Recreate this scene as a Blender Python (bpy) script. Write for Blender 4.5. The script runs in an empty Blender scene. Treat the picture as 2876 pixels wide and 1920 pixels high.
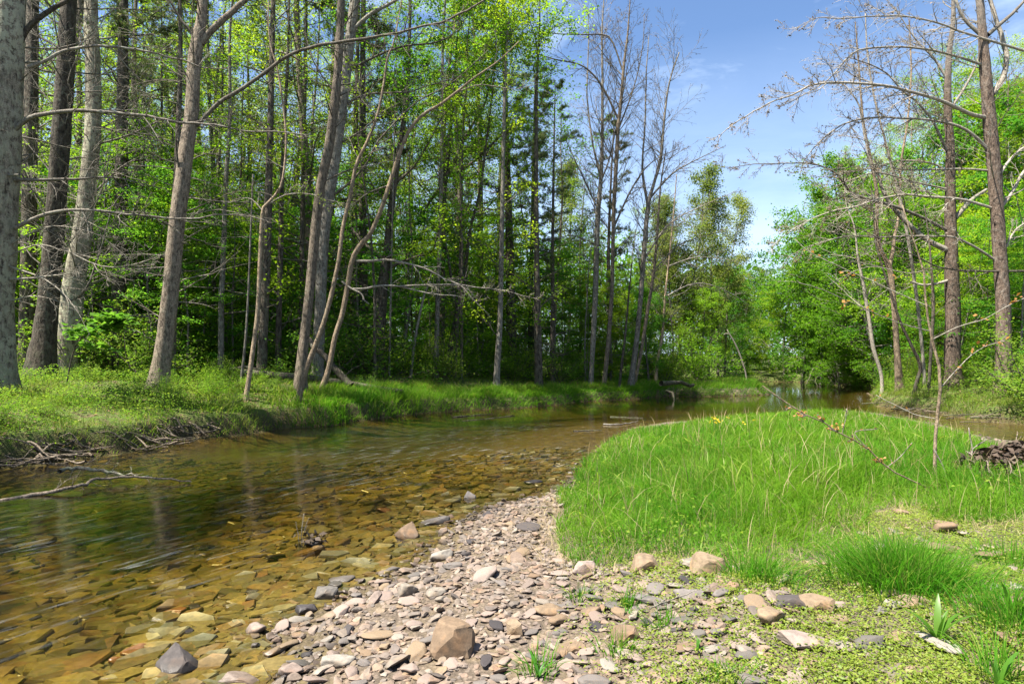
import bpy, math, random
import numpy as np
from mathutils import Vector

# ------------------------------------------------------------------ basics
SC = bpy.context.scene
COL = SC.collection
H = 1.5                       # camera height above the water
F = 22 / 36 * 1024            # focal length in pixels at 1024 wide
HZ = 362.0                    # horizon row
S = 1024 / 2349.0


def P(dx, dy, D):
    return np.array([(dx * S - 512) / F * D, D, H + (HZ - dy * S) / F * D])


def G(dx, dy, z=0.0):
    D = (H - z) * F / (dy * S - HZ)
    return ((dx * S - 512) / F * D, D)


def ss(t):
    t = np.clip(t, 0, 1)
    return t * t * (3 - 2 * t)


def tag(o, label=None, cat=None, group=None, kind=None):
    if label: o['label'] = label
    if cat: o['category'] = cat
    if group: o['group'] = group
    if kind: o['kind'] = kind
    return o


def empty(name, loc=(0, 0, 0), rz=0, sc=1):
    o = bpy.data.objects.new(name, None)
    o.location = [float(v) for v in loc]
    o.rotation_euler = (0, 0, rz)
    o.scale = (sc, sc, sc)
    o.empty_display_size = .2
    COL.objects.link(o)
    return o


def link(name, me, parent=None):
    o = bpy.data.objects.new(name, me)
    COL.objects.link(o)
    if parent is not None: o.parent = parent
    return o


def mesh_from(name, v, quads=None, tris=None, mat=None, smooth=True, attrs=None):
    me = bpy.data.meshes.new(name)
    v = np.asarray(v, np.float32).reshape(-1, 3)
    parts, tot = [], []
    if quads is not None and len(quads):
        q = np.asarray(quads, np.int32).reshape(-1, 4); parts.append(q.ravel()); tot.append(np.full(len(q), 4, np.int32))
    if tris is not None and len(tris):
        t = np.asarray(tris, np.int32).reshape(-1, 3); parts.append(t.ravel()); tot.append(np.full(len(t), 3, np.int32))
    li = np.concatenate(parts); lt = np.concatenate(tot)
    me.vertices.add(len(v)); me.vertices.foreach_set('co', v.ravel())
    me.loops.add(len(li)); me.loops.foreach_set('vertex_index', li)
    me.polygons.add(len(lt))
    st = np.concatenate([[0], np.cumsum(lt)[:-1]]).astype(np.int32)
    me.polygons.foreach_set('loop_start', st)
    me.polygons.foreach_set('use_smooth', np.full(len(lt), smooth, bool))
    if attrs:
        for k, a in attrs.items():
            a = np.asarray(a, np.float32)
            if a.ndim == 1:
                at = me.attributes.new(k, 'FLOAT', 'POINT'); at.data.foreach_set('value', a)
            else:
                at = me.attributes.new(k, 'FLOAT_VECTOR', 'POINT'); at.data.foreach_set('vector', a.ravel())
    if mat: me.materials.append(mat)
    me.update(calc_edges=True)
    return me


class MB:
    def __init__(s):
        s.v, s.q, s.t, s.n = [], [], [], 0

    def add(s, v, q=None, t=None):
        v = np.asarray(v, float).reshape(-1, 3)
        s.v.append(v)
        if q is not None and len(q): s.q.append(np.asarray(q, int).reshape(-1, 4) + s.n)
        if t is not None and len(t): s.t.append(np.asarray(t, int).reshape(-1, 3) + s.n)
        s.n += len(v)

    def mesh(s, name, mat, off=(0, 0, 0), smooth=True):
        if not s.v: return None
        return mesh_from(name, np.concatenate(s.v) - np.asarray(off, float), np.concatenate(s.q) if s.q else None,
                         np.concatenate(s.t) if s.t else None, mat, smooth)


def wood(name, parts, off=(0, 0, 0)):
    """trunk and its limbs as one mesh, each with its own bark"""
    v, q, t, mq, mt, n = [], [], [], [], [], 0
    parts = [(m, mat) for m, mat in parts if m.v]
    for k, (m, mat) in enumerate(parts):
        v += m.v
        for x in m.q: q.append(x + n); mq += [k] * len(x)
        for x in m.t: t.append(x + n); mt += [k] * len(x)
        n += m.n
    me = mesh_from(name, np.concatenate(v) - np.asarray(off, float), np.concatenate(q), np.concatenate(t) if t else None, None, True)
    for m, mat in parts: me.materials.append(mat)
    me.polygons.foreach_set('material_index', np.array(mq + mt, np.int32))
    return me


# ------------------------------------------------------------------ noise
_rs = np.random.default_rng(77)
_TAB = _rs.random((256, 256))


def vnoise(x, y):
    xi = np.floor(x).astype(int); yi = np.floor(y).astype(int)
    fx = ss(x - xi); fy = ss(y - yi)
    a = _TAB[xi & 255, yi & 255]; b = _TAB[(xi + 1) & 255, yi & 255]
    c = _TAB[xi & 255, (yi + 1) & 255]; d = _TAB[(xi + 1) & 255, (yi + 1) & 255]
    return (a * (1 - fx) + b * fx) * (1 - fy) + (c * (1 - fx) + d * fx) * fy


def fbm(x, y, o=4):
    x = np.asarray(x, float); y = np.asarray(y, float)
    r = 0; a = .5; t = 0
    for i in range(o):
        r = r + a * vnoise(x * 2 ** i + 17.3 * i, y * 2 ** i + 9.1 * i); t += a; a *= .5
    return r / t - .5


# ------------------------------------------------------------------ terrain plan
L_B = [(-17, -10), (-13, -3), (-10.5, 3), (-8.6, 6.6)] + [G(*p) for p in
       [(0, 1075), (110, 1062), (200, 1046), (300, 1036), (400, 1012), (520, 1000), (650, 982), (760, 976), (850, 961), (950, 950), (1050, 941), (1150, 938),
        (1250, 930), (1330, 921), (1400, 917), (1480, 913), (1530, 906), (1560, 909), (1640, 908), (1700, 907), (1765, 904), (1750, 897), (1715, 889), (1670, 883), (1620, 881), (1560, 879)]]
F_B = [G(*p) for p in [(1540, 876), (1640, 874.5), (1720, 874), (1790, 874.5), (1850, 876), (1880, 881), (1930, 884), (1990, 886)]]
R_B = [G(*p) for p in [(1990, 886), (2003, 898), (1998, 916), (2008, 930), (2060, 936), (2130, 944), (2200, 956), (2280, 968), (2349, 974), (2450, 980)]] + [(14.5, 13.2)]
B_B = [(14.5, 12.6)] + [G(*p) for p in [(2450, 1030), (2349, 1024), (2280, 1016), (2235, 1000), (2190, 982), (2130, 968), (2050, 960), (1900, 958), (1750, 960), (1600, 964), (1500, 972),
       (1450, 984), (1400, 1007), (1345, 1047), (1318, 1085), (1290, 1122), (1230, 1140), (1150, 1152), (1085, 1178), (1045, 1208), (1010, 1250), (965, 1290),
       (890, 1325), (790, 1375), (700, 1425), (650, 1452), (690, 1482), (720, 1508), (655, 1565)]] + [(-.95, 2.3), (-.8, 0), (-2, -4), (-4, -10)]


def dpoly(x, y, pl):
    x = np.asarray(x, float); y = np.asarray(y, float)
    best = np.full(x.shape, 1e9)
    for (ax, ay), (bx, by) in zip(pl[:-1], pl[1:]):
        ux, uy = bx - ax, by - ay
        l2 = ux * ux + uy * uy + 1e-12
        t = np.clip(((x - ax) * ux + (y - ay) * uy) / l2, 0, 1)
        best = np.minimum(best, (x - ax - t * ux) ** 2 + (y - ay - t * uy) ** 2)
    return np.sqrt(best)


def inpoly(x, y, pl):
    x = np.asarray(x, float); y = np.asarray(y, float)
    r = np.zeros(x.shape, bool)
    n = len(pl)
    for i in range(n):
        ax, ay = pl[i]; bx, by = pl[(i + 1) % n]
        if ay == by: continue
        c = ((ay > y) != (by > y)) & (x < (bx - ax) * (y - ay) / (by - ay) + ax)
        r ^= c
    return r


WATER = L_B + F_B + R_B[1:] + B_B


def plan(x, y):
    x = np.asarray(x, float); y = np.asarray(y, float)
    # ragged edges: wobble the lookup
    w = .22 + .012 * np.maximum(y, 0)
    xx = x + w * fbm(x * 1.7, y * 1.7, 3); yy = y + w * fbm(x * 1.7 + 40, y * 1.7 + 3, 3)
    ins = inpoly(xx, yy, WATER)
    return ins, dpoly(xx, yy, L_B), dpoly(xx, yy, B_B), dpoly(xx, yy, R_B), dpoly(xx, yy, F_B)


def height(x, y, full=False):
    x = np.asarray(x, float); y = np.asarray(y, float)
    ins, dL, dB, dR, dF = plan(x, y)
    wl = ss((2 - x) / 7)
    n1 = fbm(x * .35, y * .35, 4); n2 = fbm(x * 1.8 + 5, y * 1.8, 3)
    zL = (.30 + .12 * wl) * ss(dL / .28) + .16 * ss(dL / 1.6) + (.10 + .38 * wl) * ss(dL / 4.5) + .22 * n1 * ss(dL / 3) + .10 * n2 * ss(dL)
    zL = zL + .012 * np.maximum(dL - 6, 0)
    spit = ss((dL - .0) / 1.0) * 0
    zB = .07 * ss(dB / .5) + .20 * ss(dB / 2.6) + .07 * n1 * ss(dB / 2) + .045 * n2 * ss(dB)
    zR = .34 * ss(dR / .4) + .28 * ss(dR / 2) + .55 * ss((dR - .5) / 6) + .2 * n1 * ss(dR / 2) + .08 * n2 * ss(dR) + .02 * np.maximum(dR - 6, 0)
    zF = .35 * ss(dF / .6) + .4 * ss(dF / 4) + .02 * np.maximum(dF - 4, 0) + .3 * n1 * ss(dF / 3)
    ws = [1 / (d + .05) ** 3 for d in (dL, dB, dR, dF)]
    land = (zL * ws[0] + zB * ws[1] + zR * ws[2] + zF * ws[3]) / sum(ws)
    gB = .035 * ss(dB / .35) + .34 * ss(dB / 5.0)
    gL = .08 * ss(dL / .15) + .24 * ss(dL / 1.2)
    gR = .05 * ss(dR / .2) + .3 * ss(dR / 2.0)
    gF = .3 * ss(dF / 1.5)
    bed = -np.minimum(np.minimum(gB, gL), np.minimum(gR, gF)) + .05 * n2 * ss(dB / 1.0)
    bed = np.minimum(bed, -.008)
    z = np.where(ins, bed, np.maximum(land, .01))
    if full: return z, ins, dL, dB, dR, dF
    return z


def h1(x, y): return float(height(np.array([x]), np.array([y]))[0])


def Gh(dx, dy):
    """where the view ray of this photo point meets the ground"""
    Ds = np.exp(np.linspace(math.log(1.8), math.log(70), 500))
    X = (dx * S - 512) / F * Ds; Z = H + (HZ - dy * S) / F * Ds
    g = height(X, Ds) - Z
    k = np.argmax(g > 0) if (g > 0).any() else len(Ds) - 1
    return X[k], Ds[k], float(height(X[k:k + 1], Ds[k:k + 1])[0])


# ------------------------------------------------------------------ materials
def newmat(name):
    m = bpy.data.materials.new(name); m.use_nodes = True
    nt = m.node_tree; nt.nodes.clear()
    out = nt.nodes.new('ShaderNodeOutputMaterial')
    return m, nt, out


def N(nt, t, **kw):
    n = nt.nodes.new(t)
    for k, v in kw.items():
        if k.startswith('i_'):
            n.inputs[k[2:].replace('_', ' ')].default_value = v
        else: setattr(n, k, v)
    return n


def ramp(nt, stops, fac=None, interp='LINEAR'):
    r = nt.nodes.new('ShaderNodeValToRGB'); r.color_ramp.interpolation = interp
    e = r.color_ramp.elements
    while len(e) > 1: e.remove(e[-1])
    for i, (p, c) in enumerate(stops):
        x = e[0] if i == 0 else e.new(p)
        x.position = p
        x.color = (*c, 1) if hasattr(c, '__len__') else (c, c, c, 1)
    if fac is not None: nt.links.new(fac, r.inputs[0])
    return r


def mixc(nt, fac, a, b, mode='MIX'):
    m = nt.nodes.new('ShaderNodeMix'); m.data_type = 'RGBA'; m.blend_type = mode
    for sock, v in ((m.inputs[0], fac), (m.inputs[6], a), (m.inputs[7], b)):
        if hasattr(v, 'is_output') or hasattr(v, 'links'): nt.links.new(v, sock)
        elif hasattr(v, '__len__'): sock.default_value = (*v, 1) if len(v) == 3 else v
        else: sock.default_value = v
    return m.outputs[2]


def math_(nt, op, a, b=None, c=None):
    m = nt.nodes.new('ShaderNodeMath'); m.operation = op
    for i, v in enumerate((a, b, c)):
        if v is None: continue
        if hasattr(v, 'links'): nt.links.new(v, m.inputs[i])
        else: m.inputs[i].default_value = v
    return m.outputs[0]


def noise(nt, vec, scale, detail=4, rough=.6, dist=0):
    n = N(nt, 'ShaderNodeTexNoise'); n.inputs['Scale'].default_value = scale
    n.inputs['Detail'].default_value = detail; n.inputs['Roughness'].default_value = rough
    n.inputs['Distortion'].default_value = dist
    if vec is not None: nt.links.new(vec, n.inputs['Vector'])
    return n


def mapping(nt, vec, sc):
    m = N(nt, 'ShaderNodeMapping'); m.inputs['Scale'].default_value = sc
    nt.links.new(vec, m.inputs['Vector']); return m.outputs[0]


def bark(name, dark, light, lichen=(.32, .34, .27), amt=.5, ridge=10, rough=.9, bump=.6, moss=0.0, top=None):
    m, nt, out = newmat(name)
    tc = N(nt, 'ShaderNodeTexCoord'); L = nt.links.new
    v = mapping(nt, tc.outputs['Object'], (1, 1, .28))
    n1 = noise(nt, v, ridge * 2.2, 6, .65, .3)
    n2 = noise(nt, tc.outputs['Object'], 9, 5, .7)
    n3 = noise(nt, tc.outputs['Object'], 1.3, 3, .6)
    n4 = noise(nt, tc.outputs['Object'], 42, 5, .75)
    c = ramp(nt, [(.36, dark), (.5, [a * .35 + b * .65 for a, b in zip(dark, light)]), (.64, light)], n1.outputs[0]).outputs[0]
    c = mixc(nt, 1, c, ramp(nt, [(.36, .45), (.62, 1.35)], n4.outputs[0]).outputs[0], 'MULTIPLY')
    lm = ramp(nt, [(.60 - .2 * amt, 0), (.68 - .2 * amt, 1)], n2.outputs[0]).outputs[0]
    lm = math_(nt, 'MULTIPLY', lm, ramp(nt, [(.35, .15), (.6, 1)], n3.outputs[0]).outputs[0])
    lm = math_(nt, 'MULTIPLY', lm, amt)
    c = mixc(nt, lm, c, lichen)
    if top is not None:          # pale smooth bark high on the trunk
        sx = N(nt, 'ShaderNodeSeparateXYZ'); L(tc.outputs['Object'], sx.inputs[0])
        hz = math_(nt, 'ADD', sx.outputs[2], math_(nt, 'MULTIPLY', math_(nt, 'SUBTRACT', n3.outputs[0], .5), 6))
        f = ramp(nt, [(0.0, 0), (1, 1)], math_(nt, 'MULTIPLY', math_(nt, 'SUBTRACT', hz, top[1]), 1 / top[2])).outputs[0]
        c = mixc(nt, f, c, mixc(nt, ramp(nt, [(.45, 0), (.6, 1)], n2.outputs[0]).outputs[0], top[0], [x * .6 for x in top[0]]))
    if moss:
        sx = N(nt, 'ShaderNodeSeparateXYZ'); L(tc.outputs['Object'], sx.inputs[0])
        f = ramp(nt, [(.0, 1), (.5, 0)], math_(nt, 'MULTIPLY', sx.outputs[2], .5)).outputs[0]
        f = math_(nt, 'MULTIPLY', f, ramp(nt, [(.45, 0), (.6, moss)], n2.outputs[0]).outputs[0])
        c = mixc(nt, f, c, (.05, .075, .02))
    oi = N(nt, 'ShaderNodeObjectInfo')
    hs = N(nt, 'ShaderNodeHueSaturation'); L(c, hs.inputs['Color'])
    L(math_(nt, 'MULTIPLY_ADD', oi.outputs['Random'], .5, .75), hs.inputs['Value'])
    b = N(nt, 'ShaderNodeBsdfPrincipled'); b.inputs['Roughness'].default_value = rough
    b.inputs['Specular IOR Level'].default_value = .2
    L(hs.outputs[0], b.inputs['Base Color'])
    bp = N(nt, 'ShaderNodeBump'); bp.inputs['Strength'].default_value = bump; bp.inputs['Distance'].default_value = .05
    L(math_(nt, 'ADD', n1.outputs[0], math_(nt, 'MULTIPLY', n2.outputs[0], .5)), bp.inputs['Height']); L(bp.outputs[0], b.inputs['Normal'])
    L(b.outputs[0], out.inputs[0])
    return m


def leafmat(name, cols, trans=.45, rough=.5, objvar=.25, spec=.25, tboost=1.5, patch=None):
    """cols: stops along the random-per-leaf value"""
    m, nt, out = newmat(name); L = nt.links.new
    g = N(nt, 'ShaderNodeNewGeometry')
    c = ramp(nt, [(i / max(1, len(cols) - 1), c) for i, c in enumerate(cols)], g.outputs['Random Per Island']).outputs[0]
    oi = N(nt, 'ShaderNodeObjectInfo')
    if patch:
        tc = N(nt, 'ShaderNodeTexCoord'); pn = noise(nt, tc.outputs['Object'], patch[1], 3, .6)
        c = mixc(nt, math_(nt, 'MULTIPLY', ramp(nt, [(.42, 0), (.62, 1)], pn.outputs[0]).outputs[0], patch[2]), c, patch[0])
    hs = N(nt, 'ShaderNodeHueSaturation'); L(c, hs.inputs['Color'])
    L(math_(nt, 'MULTIPLY_ADD', oi.outputs['Random'], objvar * 2, 1 - objvar), hs.inputs['Value'])
    L(math_(nt, 'MULTIPLY_ADD', oi.outputs['Random'], -.03, .515), hs.inputs['Hue'])
    b = N(nt, 'ShaderNodeBsdfPrincipled'); b.inputs['Roughness'].default_value = rough
    b.inputs['Specular IOR Level'].default_value = spec
    L(hs.outputs[0], b.inputs['Base Color'])
    t = N(nt, 'ShaderNodeBsdfTranslucent')
    L(mixc(nt, 1.0, hs.outputs[0], (tboost, tboost * 1.02, tboost * .7), 'MULTIPLY'), t.inputs[0])
    mx = N(nt, 'ShaderNodeMixShader'); mx.inputs[0].default_value = trans
    L(b.outputs[0], mx.inputs[1]); L(t.outputs[0], mx.inputs[2]); L(mx.outputs[0], out.inputs[0])
    return m


def stonemat(name, cols, wet=0.0):
    m, nt, out = newmat(name); L = nt.links.new
    g = N(nt, 'ShaderNodeNewGeometry'); oi = N(nt, 'ShaderNodeObjectInfo'); tc = N(nt, 'ShaderNodeTexCoord')
    r = math_(nt, 'FRACT', math_(nt, 'ADD', g.outputs['Random Per Island'], oi.outputs['Random']))
    c = ramp(nt, [(i / max(1, len(cols) - 1), c) for i, c in enumerate(cols)], r).outputs[0]
    n = noise(nt, tc.outputs['Object'], 28, 6, .7); n2 = noise(nt, tc.outputs['Object'], 7, 4, .6)
    c = mixc(nt, 1, c, ramp(nt, [(.3, .62), (.7, 1.3)], n.outputs[0]).outputs[0], 'MULTIPLY')
    c = mixc(nt, ramp(nt, [(.52, 0), (.72, .55)], n2.outputs[0]).outputs[0], c, mixc(nt, 1, c, (1.35, .98, .62), 'MULTIPLY'))
    # wet and dark where the stone stands in or just above the water
    sx = N(nt, 'ShaderNodeSeparateXYZ'); L(g.outputs['Position'], sx.inputs[0])
    wt = ramp(nt, [(0, 1), (1, 0)], math_(nt, 'MULTIPLY_ADD', sx.outputs[2], 25, -.1)).outputs[0]
    c = mixc(nt, wt, c, mixc(nt, 1, c, (.42, .40, .34), 'MULTIPLY'))
    b = N(nt, 'ShaderNodeBsdfPrincipled')
    L(math_(nt, 'MULTIPLY_ADD', wt, -.5, .85), b.inputs['Roughness']); b.inputs['Specular IOR Level'].default_value = .35
    L(c, b.inputs['Base Color'])
    bp = N(nt, 'ShaderNodeBump'); bp.inputs['Strength'].default_value = .5; bp.inputs['Distance'].default_value = .006
    L(n.outputs[0], bp.inputs['Height']); L(bp.outputs[0], b.inputs['Normal'])
    L(b.outputs[0], out.inputs[0])
    return m


M = {}
M['bark_lichen'] = bark('bark_lichen', (.04, .03, .022), (.25, .21, .155), (.34, .33, .23), .8, 9, bump=.8, moss=.5)
M['bark_brown'] = bark('bark_brown', (0.043, 0.032, 0.023), (0.200, 0.157, 0.115), (0.230, 0.221, 0.162), .35, 12, moss=.5)
M['bark_dark'] = bark('bark_dark', (.02, .016, .012), (.11, .088, .065), (.22, .23, .17), .4, 8, bump=.9, moss=.6)
M['bark_grey'] = bark('bark_grey', (0.047, 0.039, 0.031), (0.187, 0.164, 0.133), (0.273, 0.265, 0.226), .5, 12)
M['bark_tan'] = bark('bark_tan', (.10, .07, .045), (.30, .225, .15), (.32, .29, .2), .3, 16)
M['bark_syc'] = bark('bark_syc', (0.036, 0.024, 0.018), (0.188, 0.136, 0.100), (0.272, 0.240, 0.200), .4, 8, bump=1.0, top=((0.320, 0.296, 0.256), 9, 6))
M['twig_grey'] = bark('twig_grey', (.055, .045, .036), (.18, .155, .125), (.25, .25, .2), .5, 20, bump=.2)
M['twig_dark'] = bark('twig_dark', (.03, .024, .018), (.12, .10, .075), (.22, .22, .17), .4, 20, bump=.2)
M['twig_pale'] = bark('twig_pale', (.10, .085, .066), (.29, .255, .205), (.32, .30, .25), .5, 20, bump=.2)
M['driftwood'] = bark('driftwood', (.06, .045, .032), (.21, .165, .12), (.25, .22, .18), .3, 20, bump=.4)
M['leaf_yel'] = leafmat('leaf_yel', [(.13, .22, .010), (.19, .29, .014), (.26, .34, .02), (.15, .25, .012)], .55, .65, spec=.06)
M['leaf_mid'] = leafmat('leaf_mid', [(.075, .175, .010), (.11, .225, .013), (.17, .28, .018)], .55, .65, spec=.06)
M['leaf_deep'] = leafmat('leaf_deep', [(.045, .15, .016), (.07, .20, .018), (.12, .26, .022)], .55, .65, spec=.06)
M['leaf_olive'] = leafmat('leaf_olive', [(.10, .145, .03), (.14, .19, .035), (.16, .17, .05), (.10, .16, .03)], .5, .65, spec=.06)
M['needle'] = leafmat('needle', [(.04, .075, .025), (.06, .10, .03), (.09, .125, .04), (.12, .10, .05)], .35)
M['bud'] = leafmat('bud', [(.10, .055, .03), (.09, .08, .03), (.16, .09, .035), (.07, .045, .03)], .3)
M['orange_leaf'] = leafmat('orange_leaf', [(.32, .12, .03), (.40, .20, .07), (.25, .09, .03)], .4)
M['grass'] = leafmat('grass', [(.035, .145, .008), (.05, .18, .009), (.085, .22, .011), (.055, .17, .010), (.22, .23, .06)], .5, .6, 0, spec=.08, patch=((.11, .225, .012), .55, .6))
M['grass_bank'] = leafmat('grass_bank', [(.045, .135, .012), (.08, .18, .015), (.12, .21, .022), (.21, .20, .065)], .5, .6, 0, spec=.08, patch=((.16, .18, .04), .6, .4))
M['dry_grass'] = leafmat('dry_grass', [(.28, .20, .11), (.36, .28, .16), (.22, .17, .08)], .3, .7, 0)
M['cover'] = leafmat('cover', [(0.114, 0.176, 0.018), (0.167, 0.229, 0.026), (0.229, 0.255, 0.044), (0.132, 0.194, 0.025)], .45, .5, 0)
M['under'] = leafmat('under', [(.055, .145, .012), (.10, .19, .018), (.17, .235, .03), (.07, .165, .018)], .5, .6, 0, spec=.08)
M['litter'] = leafmat('litter', [(.16, .09, .045), (.22, .14, .08), (.10, .06, .035), (.28, .20, .12)], .2, .8, 0)
M['litter_dark'] = leafmat('litter_dark', [(.040, .027, .019), (.07, .047, .033), (.028, .02, .015), (.11, .08, .055)], .1, .7, 0)
M['broad'] = leafmat('broad', [(.05, .15, .012), (.07, .18, .018), (.09, .2, .02)], .5, .4, 0, spec=.35)
M['flower'] = leafmat('flower', [(.6, .42, .02), (.7, .5, .03)], .3, .6, 0)
M['pale_leaf'] = leafmat('pale_leaf', [(.55, .62, .5), (.6, .66, .55)], .3, .6, 0)
M['stone'] = stonemat('stone', [(0.126, 0.090, 0.066), (0.176, 0.137, 0.109), (0.082, 0.066, 0.055), (0.197, 0.164, 0.131), (0.148, 0.102, 0.074), (0.098, 0.084, 0.074), (0.164, 0.120, 0.076), (0.148, 0.114, 0.098)])
M['stone_grey'] = stonemat('stone_grey', [(0.103, 0.090, 0.080), (0.131, 0.114, 0.103), (0.084, 0.076, 0.066)])
M['stone_tan'] = stonemat('stone_tan', [(0.148, 0.103, 0.063), (0.176, 0.129, 0.082), (0.126, 0.084, 0.052)])
M['stone_pink'] = stonemat('stone_pink', [(0.174, 0.132, 0.109), (0.208, 0.162, 0.136), (0.157, 0.117, 0.095)])
M['stone_pale'] = stonemat('stone_pale', [(0.175, 0.154, 0.130), (0.199, 0.178, 0.150), (0.161, 0.136, 0.108)])
M['stone_dark'] = stonemat('stone_dark', [(.030, .026, .027), (.042, .036, .036), (.055, .046, .042)])
M['stone_rust'] = stonemat('stone_rust', [(.24, .11, .045), (.30, .15, .06), (.2, .10, .05)])
M['bed_stone'] = stonemat('bed_stone', [(.20, .175, .07), (.27, .225, .085), (.12, .11, .055), (.32, .27, .105), (.23, .15, .065), (.15, .145, .075), (.22, .19, .075)])


def ground_material():
    m, nt, out = newmat('ground'); L = nt.links.new
    tc = N(nt, 'ShaderNodeTexCoord'); o = tc.outputs['Object']
    A = lambda n: N(nt, 'ShaderNodeAttribute', attribute_name=n).outputs['Fac']
    nL = noise(nt, o, .9, 5, .6); nM = noise(nt, o, 6, 5, .65); nF = noise(nt, o, 38, 5, .7)
    # forest soil: leaf litter, moss, bare earth
    soil = ramp(nt, [(.28, (.035, .024, .014)), (.45, (.085, .058, .034)), (.6, (.15, .105, .065)), (.75, (.22, .165, .10))], nF.outputs[0]).outputs[0]
    soil = mixc(nt, ramp(nt, [(.34, 0), (.54, .9)], nM.outputs[0]).outputs[0], soil, ramp(nt, [(.3, (.035, .07, .012)), (.7, (.10, .15, .025))], nF.outputs[0]).outputs[0])
    # gravel
    v = N(nt, 'ShaderNodeTexVoronoi'); v.inputs['Scale'].default_value = 42; L(o, v.inputs['Vector'])
    gv = ramp(nt, [(0, (.11, .085, .065)), (.35, (.19, .145, .11)), (.7, (.14, .11, .085)), (1, (.24, .19, .15))], v.outputs['Color']).outputs[0]
    gv = mixc(nt, ramp(nt, [(.25, 0), (.6, .8)], v.outputs['Distance']).outputs[0], gv, (.07, .055, .04))
    gv = mixc(nt, ramp(nt, [(.45, 0), (.65, .7)], nM.outputs[0]).outputs[0], gv, (.15, .115, .07))
    # stream bed with a film of algae; colour darkened as shade between slabs
    mv = mapping(nt, o, (1, 1.0, 1))
    v2 = N(nt, 'ShaderNodeTexVoronoi'); v2.inputs['Scale'].default_value = 13; L(mv, v2.inputs['Vector'])
    bd = ramp(nt, [(0, (.07, .055, .02)), (.4, (.13, .10, .036)), (.7, (.09, .07, .026)), (1, (.18, .14, .05))], v2.outputs['Color']).outputs[0]
    bd = mixc(nt, ramp(nt, [(.3, 0), (.7, .85)], v2.outputs['Distance']).outputs[0], bd, (.06, .045, .02))
    bd = mixc(nt, 1, bd, ramp(nt, [(.3, .5), (.7, 1.35)], nM.outputs[0]).outputs[0], 'MULTIPLY')
    gp = N(nt, 'ShaderNodeNewGeometry'); sp = N(nt, 'ShaderNodeSeparateXYZ'); L(gp.outputs['Position'], sp.inputs[0])
    dk = ramp(nt, [(.0, 0), (1, .9)], math_(nt, 'MULTIPLY_ADD', sp.outputs[2], -9, -.6)).outputs[0]
    bd = mixc(nt, dk, bd, mixc(nt, nM.outputs[0], (.03, .034, .016), (.13, .10, .05)))
    soil = mixc(nt, A('cut'), soil, ramp(nt, [(.3, (.02, .014, .009)), (.7, (.075, .05, .03))], nF.outputs[0]).outputs[0])
    c = mixc(nt, A('gravel'), soil, gv)
    c = mixc(nt, A('bed'), c, bd)
    b = N(nt, 'ShaderNodeBsdfPrincipled'); b.inputs['Roughness'].default_value = .95; b.inputs['Specular IOR Level'].default_value = .15
    L(c, b.inputs['Base Color'])
    bp = N(nt, 'ShaderNodeBump'); bp.inputs['Strength'].default_value = .8; bp.inputs['Distance'].default_value = .03
    hgt = math_(nt, 'SUBTRACT', math_(nt, 'ADD', nF.outputs[0], nM.outputs[0]), math_(nt, 'MULTIPLY', v.outputs['Distance'], .6))
    L(hgt, bp.inputs['Height']); L(bp.outputs[0], b.inputs['Normal'])
    L(b.outputs[0], out.inputs[0])
    return m


def water_material():
    m, nt, out = newmat('water'); L = nt.links.new
    fl = N(nt, 'ShaderNodeAttribute', attribute_name='flow').outputs['Vector']
    A = lambda n: N(nt, 'ShaderNodeAttribute', attribute_name=n).outputs['Fac']
    g = N(nt, 'ShaderNodeNewGeometry')
    w1 = noise(nt, mapping(nt, fl, (1.1, 3.2, 1)), 1.0, 4, .55, .6)
    w2 = noise(nt, mapping(nt, fl, (2.6, 8.5, 1)), 1.0, 4, .6, .8)
    w3 = noise(nt, mapping(nt, fl, (2.4, 20, 1)), 1.0, 3, .6, .3)
    hgt = math_(nt, 'ADD', math_(nt, 'MULTIPLY', w1.outputs[0], 1.0), math_(nt, 'MULTIPLY', w2.outputs[0], .22))
    rough = A('rip')
    bp = N(nt, 'ShaderNodeBump'); bp.inputs['Distance'].default_value = .022
    L(math_(nt, 'MULTIPLY_ADD', rough, .85, .12), bp.inputs['Strength'])
    L(hgt, bp.inputs['Height'])
    gl = N(nt, 'ShaderNodeBsdfGlossy'); L(math_(nt, 'MULTIPLY_ADD', rough, .10, .05), gl.inputs['Roughness']); gl.inputs['Color'].default_value = (.95, .95, .95, 1)
    L(bp.outputs[0], gl.inputs['Normal'])
    tr = N(nt, 'ShaderNodeBsdfTransparent')
    dep = A('depth')
    L(ramp(nt, [(0, (.95, .92, .84)), (.25, (.88, .79, .46)), (.6, (.66, .59, .28)), (1, (.36, .36, .18))], math_(nt, 'MULTIPLY', dep, 2.4)).outputs[0], tr.inputs[0])
    fr = N(nt, 'ShaderNodeFresnel'); fr.inputs['IOR'].default_value = 1.33; L(bp.outputs[0], fr.inputs['Normal'])
    mx = N(nt, 'ShaderNodeMixShader'); L(math_(nt, 'MINIMUM', math_(nt, 'MULTIPLY_ADD', fr.outputs[0], 1.0, .01), 1.0), mx.inputs[0])
    L(tr.outputs[0], mx.inputs[1]); L(gl.outputs[0], mx.inputs[2])
    # aerated streaks of white water
    fo = N(nt, 'ShaderNodeBsdfDiffuse'); fo.inputs['Color'].default_value = (.75, .78, .80, 1)
    fm = math_(nt, 'MULTIPLY', ramp(nt, [(.50, 0), (.74, 1)], w3.outputs[0]).outputs[0], ramp(nt, [(.46, 0), (.62, 1)], w2.outputs[0]).outputs[0])
    fm = math_(nt, 'MULTIPLY', math_(nt, 'MULTIPLY', fm, A('foam')), .17)
    mf = N(nt, 'ShaderNodeMixShader'); L(fm, mf.inputs[0]); L(mx.outputs[0], mf.inputs[1]); L(fo.outputs[0], mf.inputs[2])
    L(mf.outputs[0], out.inputs[0])
    return m


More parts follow.
